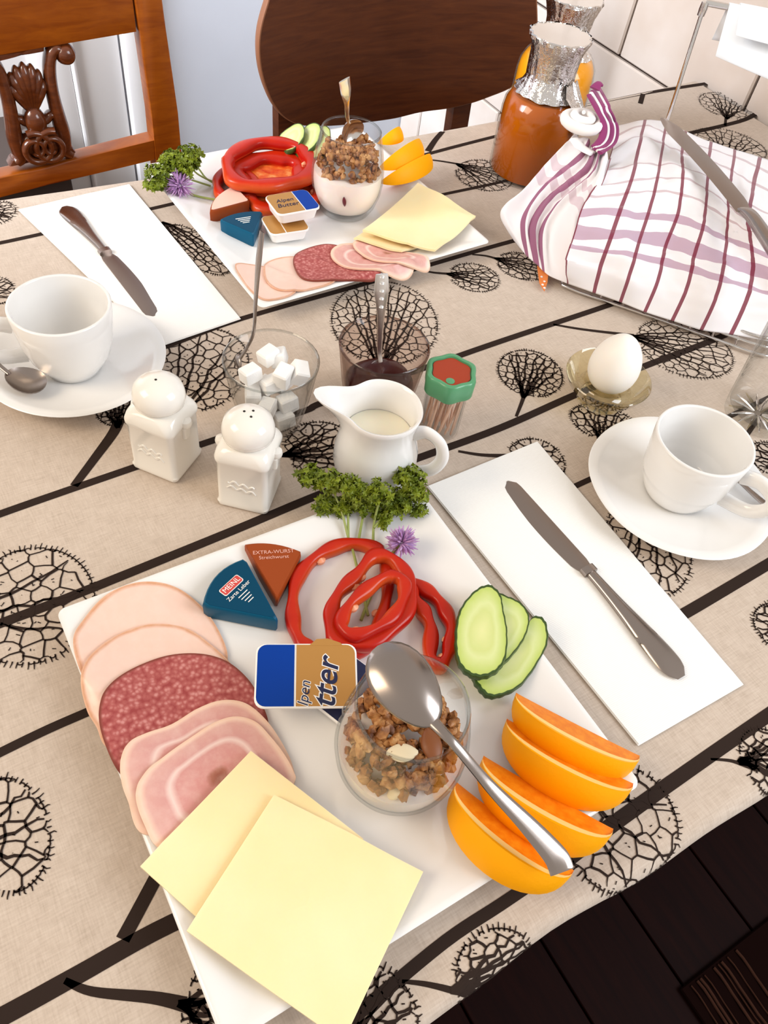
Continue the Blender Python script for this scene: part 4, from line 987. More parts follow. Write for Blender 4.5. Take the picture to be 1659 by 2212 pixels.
saucer(cL + (.002, 0, 0), .0745, 'white saucer under the left cup, with a teaspoon on its rim')
saucer(cR + (-.001, -.002, 0), .0765, 'white wavy-edged saucer under the right cup', .004)
PL = [(.021, 0), (.0225, .0006), (.0232, .003), (.027, .008), (.0325, .018), (.0362, .032), (.0382, .047), (.0394, .062)]
PR = [(.0235, 0), (.0255, .0006), (.0268, .003), (.0295, .008), (.0325, .016), (.0340, .021), (.0348, .0225), (.0353, .0245), (.0372, .042), (.0388, .060)]
cup(cL, .062, PL, (-1, .12, 0), 'white rounded coffee cup at the left edge of the table', None)
cup(cR, .060, PR, wdir((1523, 952), (1662, 1034), .045), 'white straight-sided coffee cup near the egg, handle towards the right', None)
spoon(at(98, 835, .0165), at(12, 805, .0235), [at(-15, 775, .026), at(-70, 700, .028), at(-120, 640, .028)], 'steel teaspoon resting on the left saucer', bw_=.0135, depth=.0050, hw=(.002, .002, .003, .005), mat_='steel')
spoon(at(1532, 982, .0150), at(1584, 1028, .0150), [at(1605, 1047, .0165), at(1640, 1078, .0190), at(1700, 1128, .0215)], 'steel teaspoon lying behind the right cup', bw_=.012, depth=.003, hw=(.002, .002, .003, .004), mat_='steel')

# ------------------------------------------------------------------ salt and pepper shakers
def shaker(cl_, cr_, label, holes, name):
    A, B = at(*cl_, 0), at(*cr_, 0); u = unit(B - A); v_ = np.array([-u[1], u[0], 0]); s = .0198; c = (A + B) / 2 + v_ * s; c[2] = .0007
    root = thing(name, c, label, 'shaker', 'white ceramic shakers'); up = np.array([0, 0, 1.0])
    def ring(hs, z, r): return [c + u * a_ + v_ * b_ + up * z for a_, b_ in rrect(hs, hs, r, 6)]
    g = M(); g.loft([ring(.0175, 0, .004), ring(.0195, .001, .004), ring(.0200, .004, .004), ring(.0192, .0055, .0045), ring(.0192, .046, .0045), ring(.0206, .0485, .006), ring(.0206, .0515, .006), ring(.0198, .0555, .008), ring(.0182, .0590, .011), ring(.0168, .0610, .0165)]); g.build('body', K['cream_ceramic'], root, smooth=50)
    g = M(); g.lathe(c, [(.0160, .0600), (.0163, .0615), (.0182, .0630), (.0190, .0660), (.0188, .0705), (.0172, .0762), (.0128, .0805), (.0062, .0828), (.0003, .0834)], 40); g.build('lid', K['cream_ceramic'], root, smooth=60)
    for (hx_, hy_) in holes:
        z = .0834 - (hx_ ** 2 + hy_ ** 2) * 16; q = c + u * hx_ + v_ * hy_ + up * z
        g = M(); g.lathe(q, [(.0003, -.001), (.0009, -.0006), (.0009, .0002), (.0003, .0003)], 10); g.build('hole', K['black'], root)
    for sg in (-1, 1):                                    # moulded clasp on each side
        q = c + u * sg * .0205 + up * .050
        g = M(); g.lathe(q, [(.0003, -.0045), (.0042, -.0025), (.0048, 0), (.0042, .0025), (.0003, .0045)], 14); g.build('clasp_knob', K['cream_ceramic'], root)
        g = M(); g.box(c + u * sg * .0200 + up * .041, (.004, .008, .012), u, bev=.0012); g.build('clasp_strap', K['cream_ceramic'], root)
    p0 = c - v_ * .0193 + up * .026                        # raised scroll on the front face
    for dz, ph, L_ in ((.0022, 0.0, .010), (-.0032, 1.4, .011)):
        pp = [p0 + u * (L_ * t) + up * (dz + .0014 * math.sin(t * 9 + ph) - .0012 * t) for t in np.linspace(-1, 1, 30)]
        g = M(); g.sweep(pp, [.0005, .0013, .0008, .0014, .0005], .0006, 8, up=v_); g.build('raised_scroll', K['cream_ceramic'], root)
shaker((279, 1007), (386, 1051), 'cream ceramic pepper shaker with one hole, beside the left saucer', [(0, -.001)], 'pepper_shaker')
shaker((457, 1088), (588, 1119), 'cream ceramic salt shaker with three holes, in front of the sugar glass', [(-.003, .001), (.003, -.0025), (.0026, .0036)], 'salt_shaker')

# ------------------------------------------------------------------ sugar glass, cubes and spoon
def tumbler(c, name, label, cat, h, r0, r1, mat_, base_t=.006, t=.0016, wave=0):
    c = V3((c[0], c[1], .0007)); root = thing(name, c, label, cat)
    g = M(); g.lathe(c, [(.0005, 0), (r0 - .003, 0), (r0 - .0008, .0008), (r0, .003), (r0 + (r1 - r0) * .5, h * .45), (r1, h), (r1 - t * .3, h + .0008), (r1 - t, h), (r0 + (r1 - r0) * .5 - t, h * .46), (r0 - t, base_t + .002), (r0 - t - .003, base_t), (.0005, base_t)], 56); g.build('glass', K[mat_], root, smooth=60)
    g = M(); g.lathe(c, [(r1 - t - .0002, h - .0006), (r1 + .0002, h - .0006), (r1 + .0003, h + .0005), (r1 - t * .5, h + .0014), (r1 - t - .0002, h + .0005)], 56, cap0=False, cap1=False); g.build('rim', K['rim_warm' if mat_ == 'amber_glass' else 'rim'], root, smooth=60); return root, c
sgc = at(586, 778, .0657)
r, sc = tumbler(sgc, 'sugar_glass', 'clear glass bowl of sugar cubes behind the salt shaker', 'glass', .065, .025, .0372, 'glass')
cubes = [(at(580, 768, .052), .3), (at(602, 772, .048), 1.0), (at(541, 808, .047), .2), (at(612, 812, .0475), .65), (at(645, 805, .0465), 1.25), (at(585, 830, .038), .1),
         (sc + (-.008, -.010, .026), .8), (sc + (.010, -.009, .025), .1), (sc + (.000, .010, .030), .5), (sc + (-.014, .004, .030), 1.2), (sc + (.013, .008, .031), .4), (sc + (0, -.001, .0135), .6), (sc + (.014, -.002, .0145), .2), (sc + (-.012, -.008, .0140), .9), (sc + (-.004, .014, .0140), .2), (sc + (.004, -.0165, .0145), .0)]
for i, (p, a) in enumerate(cubes):
    vis = i < 6
    tz = (0.25, -.3, .1, .35, .45, .1)[i] if vis else .1
    g = M(); g.box(p, (.0155, .0125, .0165 if i in (3, 4) else .0120), (math.cos(a), math.sin(a), tz * .6), (tz, .15, 1), bev=.0014); o = g.build('sugar_cube', K['sugar'], loc=p, smooth=30)
    lab = ['sugar cube at the back left of the sugar glass, under the spoon', 'sugar cube at the back middle of the sugar glass', 'sugar cube lying alone at the left of the sugar glass', 'tall sugar cube standing in the middle of the sugar glass', 'sugar cube leaning at the right wall of the sugar glass', 'sugar cube at the front rim of the sugar glass'][i] if vis else 'white sugar cube in the lower layers of the sugar glass'
    tag(o, lab, 'sugar cube', 'sugar cubes in the glass')
spoon(at(512, 790, .030), at(519, 772, .040), [at(535, 748, .052), at(548, 715, .070), at(552, 650, .098), at(558, 570, .128), at(566, 500, .150)], 'slim steel spoon standing in the sugar glass', 'sugar_spoon', bw_=.007, depth=.002, hw=(.0016, .0016, .0018, .0024, .0034, .0052, .0040), up=(.9, -.2, .2), mat_='steel')
# ------------------------------------------------------------------ jam glass and spoon
jc = at(831, 745, .0687)
r, jc = tumbler(jc, 'jam_glass', 'smoky tinted glass half filled with dark jam, behind the creamer', 'glass', .068, .0270, .0366, 'amber_glass')
g = M(); g.lathe(jc, [(.0005, .0065), (.0245, .0068), (.0262, .012), (.0288, .030), (.0262, .0325), (.018, .0318), (.008, .0332), (.0005, .0325)], 44, fn=lambda x, y, z, a: (x, y, z + (.0012 * math.sin(a * 3) if z > .02 else 0))); g.build('jam', K['jam'], r, smooth=60)
spoon(at(826, 812, .026), at(821, 775, .034), [at(820, 755, .043), at(822, 700, .070), at(824, 640, .098), at(825, 592, .118)], 'ornate silver spoon standing in the dark jam', 'jam_spoon', bw_=.010, depth=.004, hw=(.002, .002, .0024, .0034, .0060, .0048), up=(-.3, -.6, .7), mat_='silver', pattern=True)
# ------------------------------------------------------------------ creamer
cc_ = at(826, 882, .0747); cc_[2] = .0007
root = thing('milk_jug', cc_, 'small white milk jug in front of the jam glass', 'jug')
sp_d = wdir((826, 880), (715, 862), .07); th0 = math.atan2(sp_d[1], sp_d[0])
def spout(x, y, z, a):
    da = (a - th0 + PI) % (2 * PI) - PI; k = max(0, (z - .050) / .024) ** 1.4; e = math.exp(-(da / .34) ** 2)
    f = 1 + k * (.66 * e - .05 * math.exp(-((abs(da) - .75) / .3) ** 2)); return (x * f, y * f, z + .0035 * k * e)
pr = [(.0005, .001), (.0235, 0), (.0265, .0008), (.0305, .010), (.0328, .022), (.0322, .034), (.0295, .046), (.0277, .054), (.0276, .062), (.0290, .070), (.0302, .0745), (.0296, .0757), (.0280, .0750), (.0265, .070), (.0250, .062), (.0250, .054), (.0268, .046), (.0295, .034), (.0300, .022), (.026, .010), (.0005, .006)]
g = M(); g.lathe(cc_, pr, 72, fn=spout); g.build('body', K['porcelain'], root, smooth=70)
g = M(); g.lathe(cc_, [(.0005, .045), (.0265, .0452), (.0262, .0475), (.0005, .0478)], 40); g.build('milk', K['milk'], root, smooth=30)
hd = -sp_d; hd = wdir((880, 890), (978, 925), .05); up = np.array([0, 0, 1])
pth = smooth_path([cc_ + hd * .0265 + up * .060, cc_ + hd * .036 + up * .066, cc_ + hd * .0475 + up * .060, cc_ + hd * .0515 + up * .046, cc_ + hd * .046 + up * .031, cc_ + hd * .0315 + up * .020], 8)
g = M(); g.sweep(pth, [.0062, .0050, .0050, .0060], [.0034, .003, .003, .0036], 12, up=np.cross(hd, up)); g.build('handle', K['porcelain'], root, smooth=60)
# ------------------------------------------------------------------ toothpick jar
tc = at(947, 925, .0007); rnd = random.Random(5)
root = thing('toothpick_jar', tc, 'clear toothpick jar with flower-shaped green lid and red centre', 'jar')
g = M(); g.lathe(tc, [(.0005, 0), (.0150, 0), (.0168, .001), (.0172, .052), (.0160, .0525), (.0155, .002), (.0005, .002)], 36); g.build('jar', K['glass'], root, smooth=60)
def flower(x, y, z, a): k = 1 + .055 * math.cos(6 * a + .5); return (x * k, y * k, z)
g = M(); g.lathe(tc, [(.0178, .0475), (.0196, .0472), (.0202, .0485), (.0206, .062), (.0200, .0645), (.0186, .0652), (.0166, .0648), (.0160, .0628), (.0005, .0626)], 72, fn=flower, cap0=True); g.build('lid', K['green'], root, smooth=50)
g = M(); g.lathe(tc, [(.0150, .0627), (.0157, .0630), (.0155, .0637), (.0005, .0640)], 72, fn=flower); g.build('lid_inset', K['red'], root, smooth=40)
kp = wdir((972, 800), (965, 845), .064); g = M(); g.lathe(tc + kp * .0118 + (0, 0, .0628), [(.0003, 0), (.0034, 0), (.0036, .0012), (.0022, .0018), (.0003, .0019)], 16); g.build('dispenser_hole', K['green'], root)
for i in range(26):
    a = i * 2.399; r0 = .0145 * math.sqrt((i + .5) / 26); a2 = a + rnd.uniform(-.4, .4); r1 = min(.0145, r0 + rnd.uniform(-.003, .004))
    p0 = tc + (r0 * math.cos(a), r0 * math.sin(a), .0028); p1 = tc + (r1 * math.cos(a2 + .35), r1 * math.sin(a2 + .35), .046)
    g = M(); g.sweep([p0, p0 + (p1 - p0) * .06, p0 + (p1 - p0) * .94, p1], [.0003, .0010, .0010, .0003], None, 6); o = g.build('toothpick', K['toothpick'], loc=p0)
    tag(o, 'wooden toothpick upright in the green-lidded jar', 'toothpick', 'toothpicks in the jar')
# ------------------------------------------------------------------ egg and egg cup
ec = at(1316, 812, .0295); ec[2] = .0007
root = thing('egg_cup', ec, 'shallow clear glass egg cup with a golden tint', 'egg cup')
g = M(); g.lathe(ec, [(.0005, .0), (.019, 0), (.021, .0012), (.019, .004), (.0185, .007), (.026, .011), (.034, .019), (.0385, .0285), (.0378, .0295), (.0355, .0275), (.0305, .0195), (.024, .0165), (.0200, .0185), (.0195, .020), (.0170, .0180), (.0120, .0130), (.0005, .0105)], 56); g.build('dish', K['gold_glass'], root, smooth=50)
el = unit((.03, -.02, 1)); eb = ec + (.003, .002, .0122); L_ = .058
g = M(); sd1 = unit(np.cross(el, (0, 1, 0))); sd2 = np.cross(el, sd1); rings = []
for i in range(1, 24):
    t = i / 24; zz = (1 - math.cos(PI * t)) / 2; rr = .0222 * math.sin(PI * t) * (1 + .16 * math.cos(PI * t))
    rings.append([eb + el * L_ * zz + (sd1 * math.cos(2 * PI * j / 36) + sd2 * math.sin(2 * PI * j / 36)) * rr for j in range(36)])
g.loft(rings); o = g.build('boiled_egg', K['egg'], loc=eb, smooth=80); tag(o, 'white boiled egg standing in the glass egg cup', 'egg')
# ------------------------------------------------------------------ juice carafes with foil
def carafe(c, h, label, juice, jz, R_=.048, tail=None, seed=1):
    c = V3((c[0], c[1], .0007)); root = thing('carafe', c, label, 'carafe')
    sh = h * .60
    body = [(R_ - .004, 0), (R_ - .001, .001), (R_, .005), (R_, sh - .020), (R_ * .97, sh - .010), (R_ * .86, sh), (R_ * .66, sh + .007), (.0265, sh + .012), (.0240, sh + .020), (.0245, h * .82), (.0285, h * .93), (.0320, h - .002)]
    inn = [(r - .0016, max(z, .004)) for r, z in body[::-1]]
    g = M(); g.lathe(c, [(.0005, 0)] + body + [(.0312, h - .001)] + inn + [(.0005, .004)], 52); g.build('glass', K['glass'], root, smooth=60)
    jp = [(r - .0019, max(z, .0044)) for r, z in body if z < jz]
    g = M(); g.lathe(c, [(.0005, .0044)] + jp + [(np.interp(jz, [z for _, z in body], [r for r, _ in body]) - .002, jz), (.0005, jz)], 48); g.build('juice', K[juice], root, smooth=60)
    rn = lambda x, y, z, a: noise.noise(Vector((x * 130 + seed * 5, y * 130, z * 110)))
    def crumple(x, y, z, a):
        k = 1 + .085 * rn(x, y, z, a) + .03 * math.sin(a * 17 + z * 300); return (x * k, y * k, z + .003 * noise.noise(Vector((a * 3, seed, z * 40))) * (z < h - .006))
    zb = sh + .004
    fp = [(.0370, zb), (.0330, zb + .004), (.0282, zb + .010), (.0262, zb + .018), (.0268, h * .86), (.0300, h * .93), (.0336, h - .002), (.0340, h + .0015)]
    g = M(); g.lathe(c, fp + [(.0330, h + .0025)], 90, fn=crumple, cap0=False, cap1=False)
    g.build('foil', K['foil'], root, smooth=25)
    g = M(); g.lathe(c, [(.0325, h + .0010), (.0333, h + .0018), (.0005, h + .0022)], 48); g.build('foil_cover', K['foil_flat'], root, smooth=40)
    if tail is not None:
        t = V3(tail); dirn = unit((t[0] - c[0], t[1] - c[1], 0)); rows = []; sdv = np.cross(dirn, (0, 0, 1))
        for i, (rr, zz, ww) in enumerate(((.0275, sh + .022, .013), (.0330, sh + .010, .0155), (.0400, sh + .003, .014), (.0480, sh - .008, .012), (.0505, sh - .022, .0085), (.0508, sh - .030, .003))):
            rows.append([c + dirn * (rr + .0014 * rnd.uniform(-1, 1)) + sdv * ww * q + np.array([0, 0, zz + .0015 * rnd.uniform(-1, 1)]) for q in np.linspace(-1, 1, 9)])
        rows2 = [[p + dirn * .0006 for p in r_] for r_ in rows]
        g = M(); g.loft(rows, False, False, False); g.loft([r_[::-1] for r_ in rows2], False, False, False); g.build('foil_flap', K['foil'], root, smooth=25)
    return c
rnd = random.Random(3)
carafe((.5378, .5166), .1535, 'front carafe of amber juice with crumpled foil on its neck', 'tea', 0.0925, .0465, at(1200, 220, .09), 1)
carafe((.6225, .598), .1560, 'rear carafe of orange juice with foil, behind the amber one', 'oj', .104, .0490, None, 4)

# ------------------------------------------------------------------ bread basket, tea towel, bread knife
def tile_grid(ctrl, n):
    """bicubic patch through a grid of control points -> finer rows with their (column, row) coordinates"""
    A = np.array(ctrl, float); R_, Cn, _ = A.shape
    rows = [smooth_path(list(A[r]), n) for r in range(R_)]
    cols = [smooth_path([rows[r][i] for r in range(R_)], n) for i in range(len(rows[0]))]
    return [[cols[i][k] for i in range(len(cols))] for k in range(len(cols[0]))]
m = K['towel'] = mat('tea_towel', (0.85, 0.82, 0.81), 0.9, spec=0.1, sheen=0.2, sss=.1, sscale=.003)
uv = N(m, 'ShaderNodeUVMap'); sp = N(m, 'ShaderNodeSeparateXYZ'); link(m, uv.outputs[0], sp.inputs[0]); U, Vv = sp.outputs[0], sp.outputs[1]
def band(x, lo, hi):
    a = math_n(m, 'GREATER_THAN', x, lo); b = math_n(m, 'LESS_THAN', x, hi); return math_n(m, 'MULTIPLY', a, b)
fr = math_n(m, 'ABSOLUTE', math_n(m, 'SUBTRACT', math_n(m, 'FRACT', math_n(m, 'ADD', U, .5)), .5))
red = math_n(m, 'MULTIPLY', math_n(m, 'LESS_THAN', fr, .062), .92)
pk = band(Vv, 1.45, 1.66)
for lo, hi in ((1.98, 2.36), (2.70, 2.90)): pk = math_n(m, 'MAXIMUM', pk, band(Vv, lo, hi))
gy = band(Vv, 3.42, 3.48)
for lo, hi in ((3.86, 3.92), (4.3, 4.36), (5.05, 5.12), (5.5, 5.57)): gy = math_n(m, 'MAXIMUM', gy, band(Vv, lo, hi))
c1 = mix_col(m, math_n(m, 'MULTIPLY', gy, .55), (0.84, 0.81, 0.83), (0.40, 0.22, 0.25)); c1 = mix_col(m, math_n(m, 'MULTIPLY', pk, .62), c1, (0.33, 0.115, 0.25)); base(m, mix_col(m, red, c1, (0.20, 0.018, 0.045)))
m = K['towel_hem'] = mat('tea_towel_border', (0.85, 0.82, 0.81), 0.9, spec=0.1, sheen=0.2)
uv = N(m, 'ShaderNodeUVMap'); sp = N(m, 'ShaderNodeSeparateXYZ'); link(m, uv.outputs[0], sp.inputs[0]); U, Vv = sp.outputs[0], sp.outputs[1]
pk = band(U, .92, 1.22)
for lo, hi in ((1.68, 2.5), (2.95, 3.35)): pk = math_n(m, 'MAXIMUM', pk, band(U, lo, hi))
gy = math_n(m, 'MULTIPLY', math_n(m, 'MAXIMUM', band(Vv, 2.45, 2.8), band(Vv, 3.1, 3.4)), .38)
c1 = mix_col(m, math_n(m, 'MULTIPLY', pk, .88), (0.84, 0.81, 0.83), (0.235, 0.028, 0.12)); c1 = mix_col(m, gy, c1, (0.45, 0.2, 0.3)); red = math_n(m, 'MULTIPLY', math_n(m, 'GREATER_THAN', U, 4.94), .9); base(m, mix_col(m, red, c1, (0.20, 0.018, 0.045)))
K['towel_purple'] = mat('tea_towel_stripe', (0.26, 0.04, 0.14), 0.9, spec=0.1, sheen=.2)
K['towel_white'] = mat('tea_towel_white', (0.86, 0.83, 0.81), 0.9, spec=0.1, sheen=.2)

tw0 = at(1420, 480, .03); tw = thing('tea_towel', (tw0[0], tw0[1], 0), 'white tea towel with red checks and purple border, knotted over the bread basket', 'towel')
G_ = [([(1226, 613), (1283, 633), (1340, 653), (1393, 674), (1452, 693), (1515, 713), (1579, 722), (1662, 738)], .012),
      ([(1222, 562), (1298, 574), (1362, 588), (1422, 604), (1484, 622), (1548, 640), (1610, 655), (1690, 672)], .040),
      ([(1238, 510), (1318, 518), (1380, 524), (1438, 532), (1500, 552), (1562, 574), (1626, 592), (1706, 618)], .056),
      ([(1258, 445), (1342, 448), (1404, 450), (1466, 456), (1521, 478), (1572, 500), (1620, 528), (1700, 556)], .070),
      ([(1292, 392), (1366, 382), (1422, 376), (1474, 380), (1528, 400), (1574, 436), (1617, 466), (1696, 500)], .082),
      ([(1318, 335), (1384, 300), (1431, 318), (1473, 332), (1531, 348), (1581, 372), (1627, 402), (1706, 440)], .074),
      ([(1330, 272), (1394, 258), (1440, 264), (1481, 284), (1536, 307), (1588, 322), (1642, 339), (1722, 366)], .052)]
ctrl = [[at(a, b, z + (.003 * math.sin(i * 2.1 + z * 90) if 0 < k < 6 else 0)) for i, (a, b) in enumerate(row)] for k, (row, z) in enumerate(G_)]
n = 12; rows = tile_grid(ctrl, n); nr, nc = len(rows), len(rows[0])
for k in range(nr):
    for i in range(nc):
        v_, u_ = k / n, i / n; p = rows[k][i]; fl_ = min(1, v_, max(0, 6 - v_) + .3)
        wr_ = .0032 * noise.noise(Vector((u_ * .9, v_ * 2.6, 1.3))) + .0022 * noise.noise(Vector((u_ * 2.3, v_ * 5.5, 4.1))) + .0022 * math.sin(v_ * 9 + u_ * 1.3) * math.exp(-((u_ - .6) / 1.2) ** 2)
        rows[k][i] = p + np.array([0, 0, wr_ * fl_])
g = M(); g.loft(rows, False, False, False, uv=lambda i, j: (j / n, i / n))
mo = g.build('cover', [K['towel']], tw, smooth=80)
sm_ = mo.modifiers.new('thick', 'SOLIDIFY'); sm_.thickness = .0008; sm_.offset = -1
F_ = [([(1110, 520), (1137, 552), (1158, 570), (1172, 584), (1188, 596), (1226, 613)], .010),
      ([(1080, 462), (1128, 478), (1148, 492), (1166, 500), (1188, 512), (1224, 560)], .030),
      ([(1130, 414), (1160, 420), (1180, 432), (1198, 442), (1216, 455), (1242, 508)], .052),
      ([(1182, 355), (1205, 378), (1228, 392), (1245, 402), (1258, 412), (1272, 440)], .070),
      ([(1222, 312), (1252, 340), (1270, 356), (1281, 368), (1290, 378), (1302, 392)], .086),
      ([(1246, 286), (1272, 306), (1284, 318), (1294, 325), (1303, 330), (1320, 338)], .094)]
ctrl = [[at(a, b, z + (.004 * math.sin(i * 3.14) * (k > 0))) for i, (a, b) in enumerate(row)] for k, (row, z) in enumerate(F_)]
rows = tile_grid(ctrl, n)
for k in range(len(rows)):
    for i in range(len(rows[0])):
        v_, u_ = k / n, i / n; rows[k][i] = rows[k][i] + np.array([0, 0, min(1, v_) * (.0035 * math.sin(u_ * 5.6 + v_ * .6) + .0015 * noise.noise(Vector((u_ * 3, v_ * 3, 9))))])
g = M(); g.loft(rows, False, False, False, uv=lambda i, j: (j / n, i / n)); mo = g.build('striped_border', [K['towel_hem']], tw, smooth=80)
sm_ = mo.modifiers.new('thick', 'SOLIDIFY'); sm_.thickness = .0008; sm_.offset = -1
# hanging left tip, a plain white corner
T_ = [([(1080, 462), (1092, 488), (1110, 520)], .03), ([(1130, 414), (1112, 440), (1110, 490)], .03)]
# the knot: a coil of twisted cloth with striped tails
kc = at(1262, 262, .108)
g = M(); cp = []
for i in range(46):
    a = i / 45 * 4.6 * PI + .6; rr = .0225 * (1 - i / 45 * .86)
    xd, yd = unit(RM[0] * (1, 1, 0)), unit(-RM[1] * (1, 1, 0)); cp.append(kc + xd * rr * math.cos(a) + yd * rr * 1.12 * math.sin(a) + np.array([0, 0, -.004 + .012 * i / 45]))
g.sweep(cp, [.0054, .0056, .0054, .0046, .0038, .002], None, 10); g.build('knot', K['towel_white'], tw, smooth=70)
def strip(pts, w_, mt, nm):
    P = smooth_path([at(a, b, z) for a, b, z in pts], 8); g = M(); g.sweep(P, w_, [.0016] * 3, 10, up=(0, 0, 1)); g.build(nm, K[mt], tw, smooth=70)
for off, mt, w_ in ((0, 'towel_purple', .0032), (1, 'towel_white', .0026), (2, 'towel_purple', .0040), (3, 'towel_white', .0028), (4, 'towel_purple', .0030)):
    o_ = off * 7
    strip([(1272 + off * 5, 205 - off * 4, .128 - .002 * off), (1290 + o_ * .8, 236 - off * 2, .122), (1304 + o_ * .9, 268, .112 - off * .002), (1300 + o_ * .9, 298 + off * 2, .104 - off * .002), (1282 + o_ * .5, 318 + off * 3, .098)], [w_ * .9, w_ * 1.25, w_ * 1.25, w_ * 1.1], mt, 'knot_fold')
strip([(1240, 300, .096), (1255, 318, .094), (1280, 332, .094)], [.006, .007, .006], 'towel_white', 'knot_fold')
strip([(1284, 192, .130), (1294, 180, .134), (1300, 184, .132)], [.006, .004, .003], 'towel_purple', 'knot_tail')
# orange dotted cloth corner peeping out under the towel
P = [at(a, b, z) for a, b, z in ((1160, 575, .006), (1184, 592, .008), (1182, 612, .005), (1176, 630, .0025), (1165, 612, .004))]
g = M(); g.loft([P, [p + np.array([0, 0, .001]) for p in P]]); oc = g.build('orange_cloth', K['orange_dot'], loc=P[0]); tag(oc, 'orange cloth corner with pale dots peeping out under the towel', 'cloth')
for (a, b) in ((1170, 598), (1176, 608), (1172, 615), (1176, 622)):
    g = M(); g.lathe(at(a, b, .0068), [(.0002, 0), (.0014, 0), (.0012, .0004), (.0002, .0005)], 8); g.build('dot', K['white_ink'], oc)

bk0 = at(1420, 640, 0); bk = thing('bread_basket', (bk0[0], bk0[1], 0), 'chrome wire bread basket under the tea towel, with a tall handle', 'basket')
def wire(pts, r_, nm, cyc=False, sub=6):
    g = M(); g.sweep(smooth_path([V3(p) for p in pts], sub, cyc), r_, None, 8, closed=cyc); return g.build(nm, K['chrome'], bk, smooth=70)
fl0, fr0, br0, bl0 = at(1212, 612, .006), at(1660, 768, .006), at(1760, 430, .006), at(1350, 300, .006)
for dz, sh_, nm in ((0, 0, 'bottom_wire'), (.006, .03, 'side_wire'), (.012, .06, 'side_wire'), (.036, .2, 'rim_wire')):
    cen = (fl0 + fr0 + br0 + bl0) / 4; Q = [cen + (q - cen) * (1.0 - sh_ * (1 if dz else 0)) + np.array([0, 0, dz - .002]) for q in (fl0, fr0, br0, bl0)]
    if dz > .03: Q = [cen + (q - cen) * .78 + np.array([0, 0, dz - .006]) for q in (fl0, fr0, br0, bl0)]
    pts = []
    for i in range(4):
        a_, b_ = Q[i], Q[(i + 1) % 4]
        pts += [a_ + (b_ - a_) * t for t in (.04, .3, .5, .7, .96)]
    wire(pts, .0016, nm, True, 4)
for t in np.linspace(.2, .85, 7):
    wire([fl0 + (fr0 - fl0) * t + (0, 0, -.003), bl0 + (br0 - bl0) * t + (0, 0, -.003)], .0013, 'floor_wire', False, 2)
pb = at(1442, 258, .055); hz_ = .172; pt_ = at(1524, 8, hz_); pt_ = np.array([pb[0] * .35 + pt_[0] * .65, pb[1] * .35 + pt_[1] * .65, hz_])
pt_ = at(1524, 6, .178)
wire([np.array([pb[0], pb[1], .006]), pb, (pb + pt_) / 2, pt_ - np.array([0, 0, .004])], .0026, 'handle_post')
e2 = pt_ + unit((.72, -.62, 0)) * .30
wire([pt_, (pt_ + e2) / 2, e2], .0036, 'handle_bar')
g = M(); g.lathe(pt_ + np.array([0, 0, -.006]), [(.0003, -.008), (.0045, -.007), (.005, 0), (.0045, .007), (.0003, .008)], 16); g.build('handle_joint', K['chrome'], bk, smooth=60)
wire([e2, e2 - np.array([.012, .004, .09]), e2 - np.array([.02, .006, .172])], .0026, 'handle_post')
# bread knife on the towel
kt, kb, ke = at(1430, 256, .088), at(1612, 458, .093), at(1760, 660, .095)
root = thing('bread_knife', kb, 'long broad-bladed knife lying on top of the tea towel', 'knife'); d = unit(kb - kt); side = unit(np.cross(d, (0, 0, 1))); g = M(); rings = []; L = np.linalg.norm(kb - kt)
for i in range(25):
    t = i / 24; c_ = kt + (kb - kt) * t + np.array([0, 0, .003 * math.sin(PI * t)]); wl = .0125 * min(1, .10 + t * 4.5) ** .7 * (1 - .12 * t); wr_ = .0105 * min(1, .12 + t * 7) ** .6 * (1 if t < .9 else 1 - (t - .9) * 5)
    rings.append([c_ + side * wl, c_ + side * wl * .4 + (0, 0, .0010), c_ - side * wr_ * .5 + (0, 0, .0012), c_ - side * wr_ + (0, 0, .0006), c_ - side * wr_, c_])
g.loft(rings); g.build('blade', K['blade'], root, smooth=30)
g = M(); g.sweep(smooth_path([kb - d * .004, kb + (ke - kb) * .1 + (0, 0, .002), kb + (ke - kb) * .5, ke], 8), [.0085, .0075, .0085, .0095], [.003, .0045, .005, .004], 12, power=2.4); g.build('handle', K['steel'], root, smooth=50)

# ------------------------------------------------------------------ paper napkins by the wall, crystal tumbler
pn = at(1640, 110, 0.05); q0 = aty(1640, 90, .47)
hp = e2 - unit((.72, -.62, 0)) * .20
pr_ = thing('paper_serviettes', pt_ + unit((.72, -.62, 0)) * .12, 'white paper sheet folded over the chrome handle bar, top right', 'paper'); hb = unit((.72, -.62, 0)); nb = unit(np.cross(hb, (0, 0, 1)))
sa = pt_ + hb * .026; Wd = .24
for layer, (off, dl, mt) in enumerate(((.0042, .040, 'tissue'), (.0060, .015, 'tissue'))):
    rows = []
    for k in range(21):
        t = k / 20
        a_ = (t - .5) * PI if .3 < t < .7 else None
        row = []
        for i in range(13):
            s_ = i / 12; wv_ = .0015 * math.sin(s_ * 9 + layer * 2)
            if t < .4: off3 = nb * -(off + .012 * (.4 - t) / .4 + wv_) ; zz = -dl * (.4 - t) / .4
            elif t > .6: off3 = nb * (off + .035 * layer * 0 + .030 * (t - .6) / .4 + wv_); zz = -dl * (t - .6) / .4
            else:
                q_ = (t - .5) / .1 * PI / 2; off3 = nb * off * math.sin(q_); zz = off * math.cos(q_)
            row.append(V3((0, 0, zz * s_ * 1.1 * (t > .6))) + sa + hb * (Wd * s_ + (.012 if layer else 0)) + off3 + np.array([0, 0, zz]))
        rows.append(row)
    g = M(); g.loft(rows, False, False, False); o = g.build('sheet', K[mt], pr_, smooth=60); sm_ = o.modifiers.new('thick', 'SOLIDIFY'); sm_.thickness = .0006
lb = at(1566, 893, .0007); rdir = unit(RM[0] * (1, 1, 0)); gc2 = lb + rdir * .030
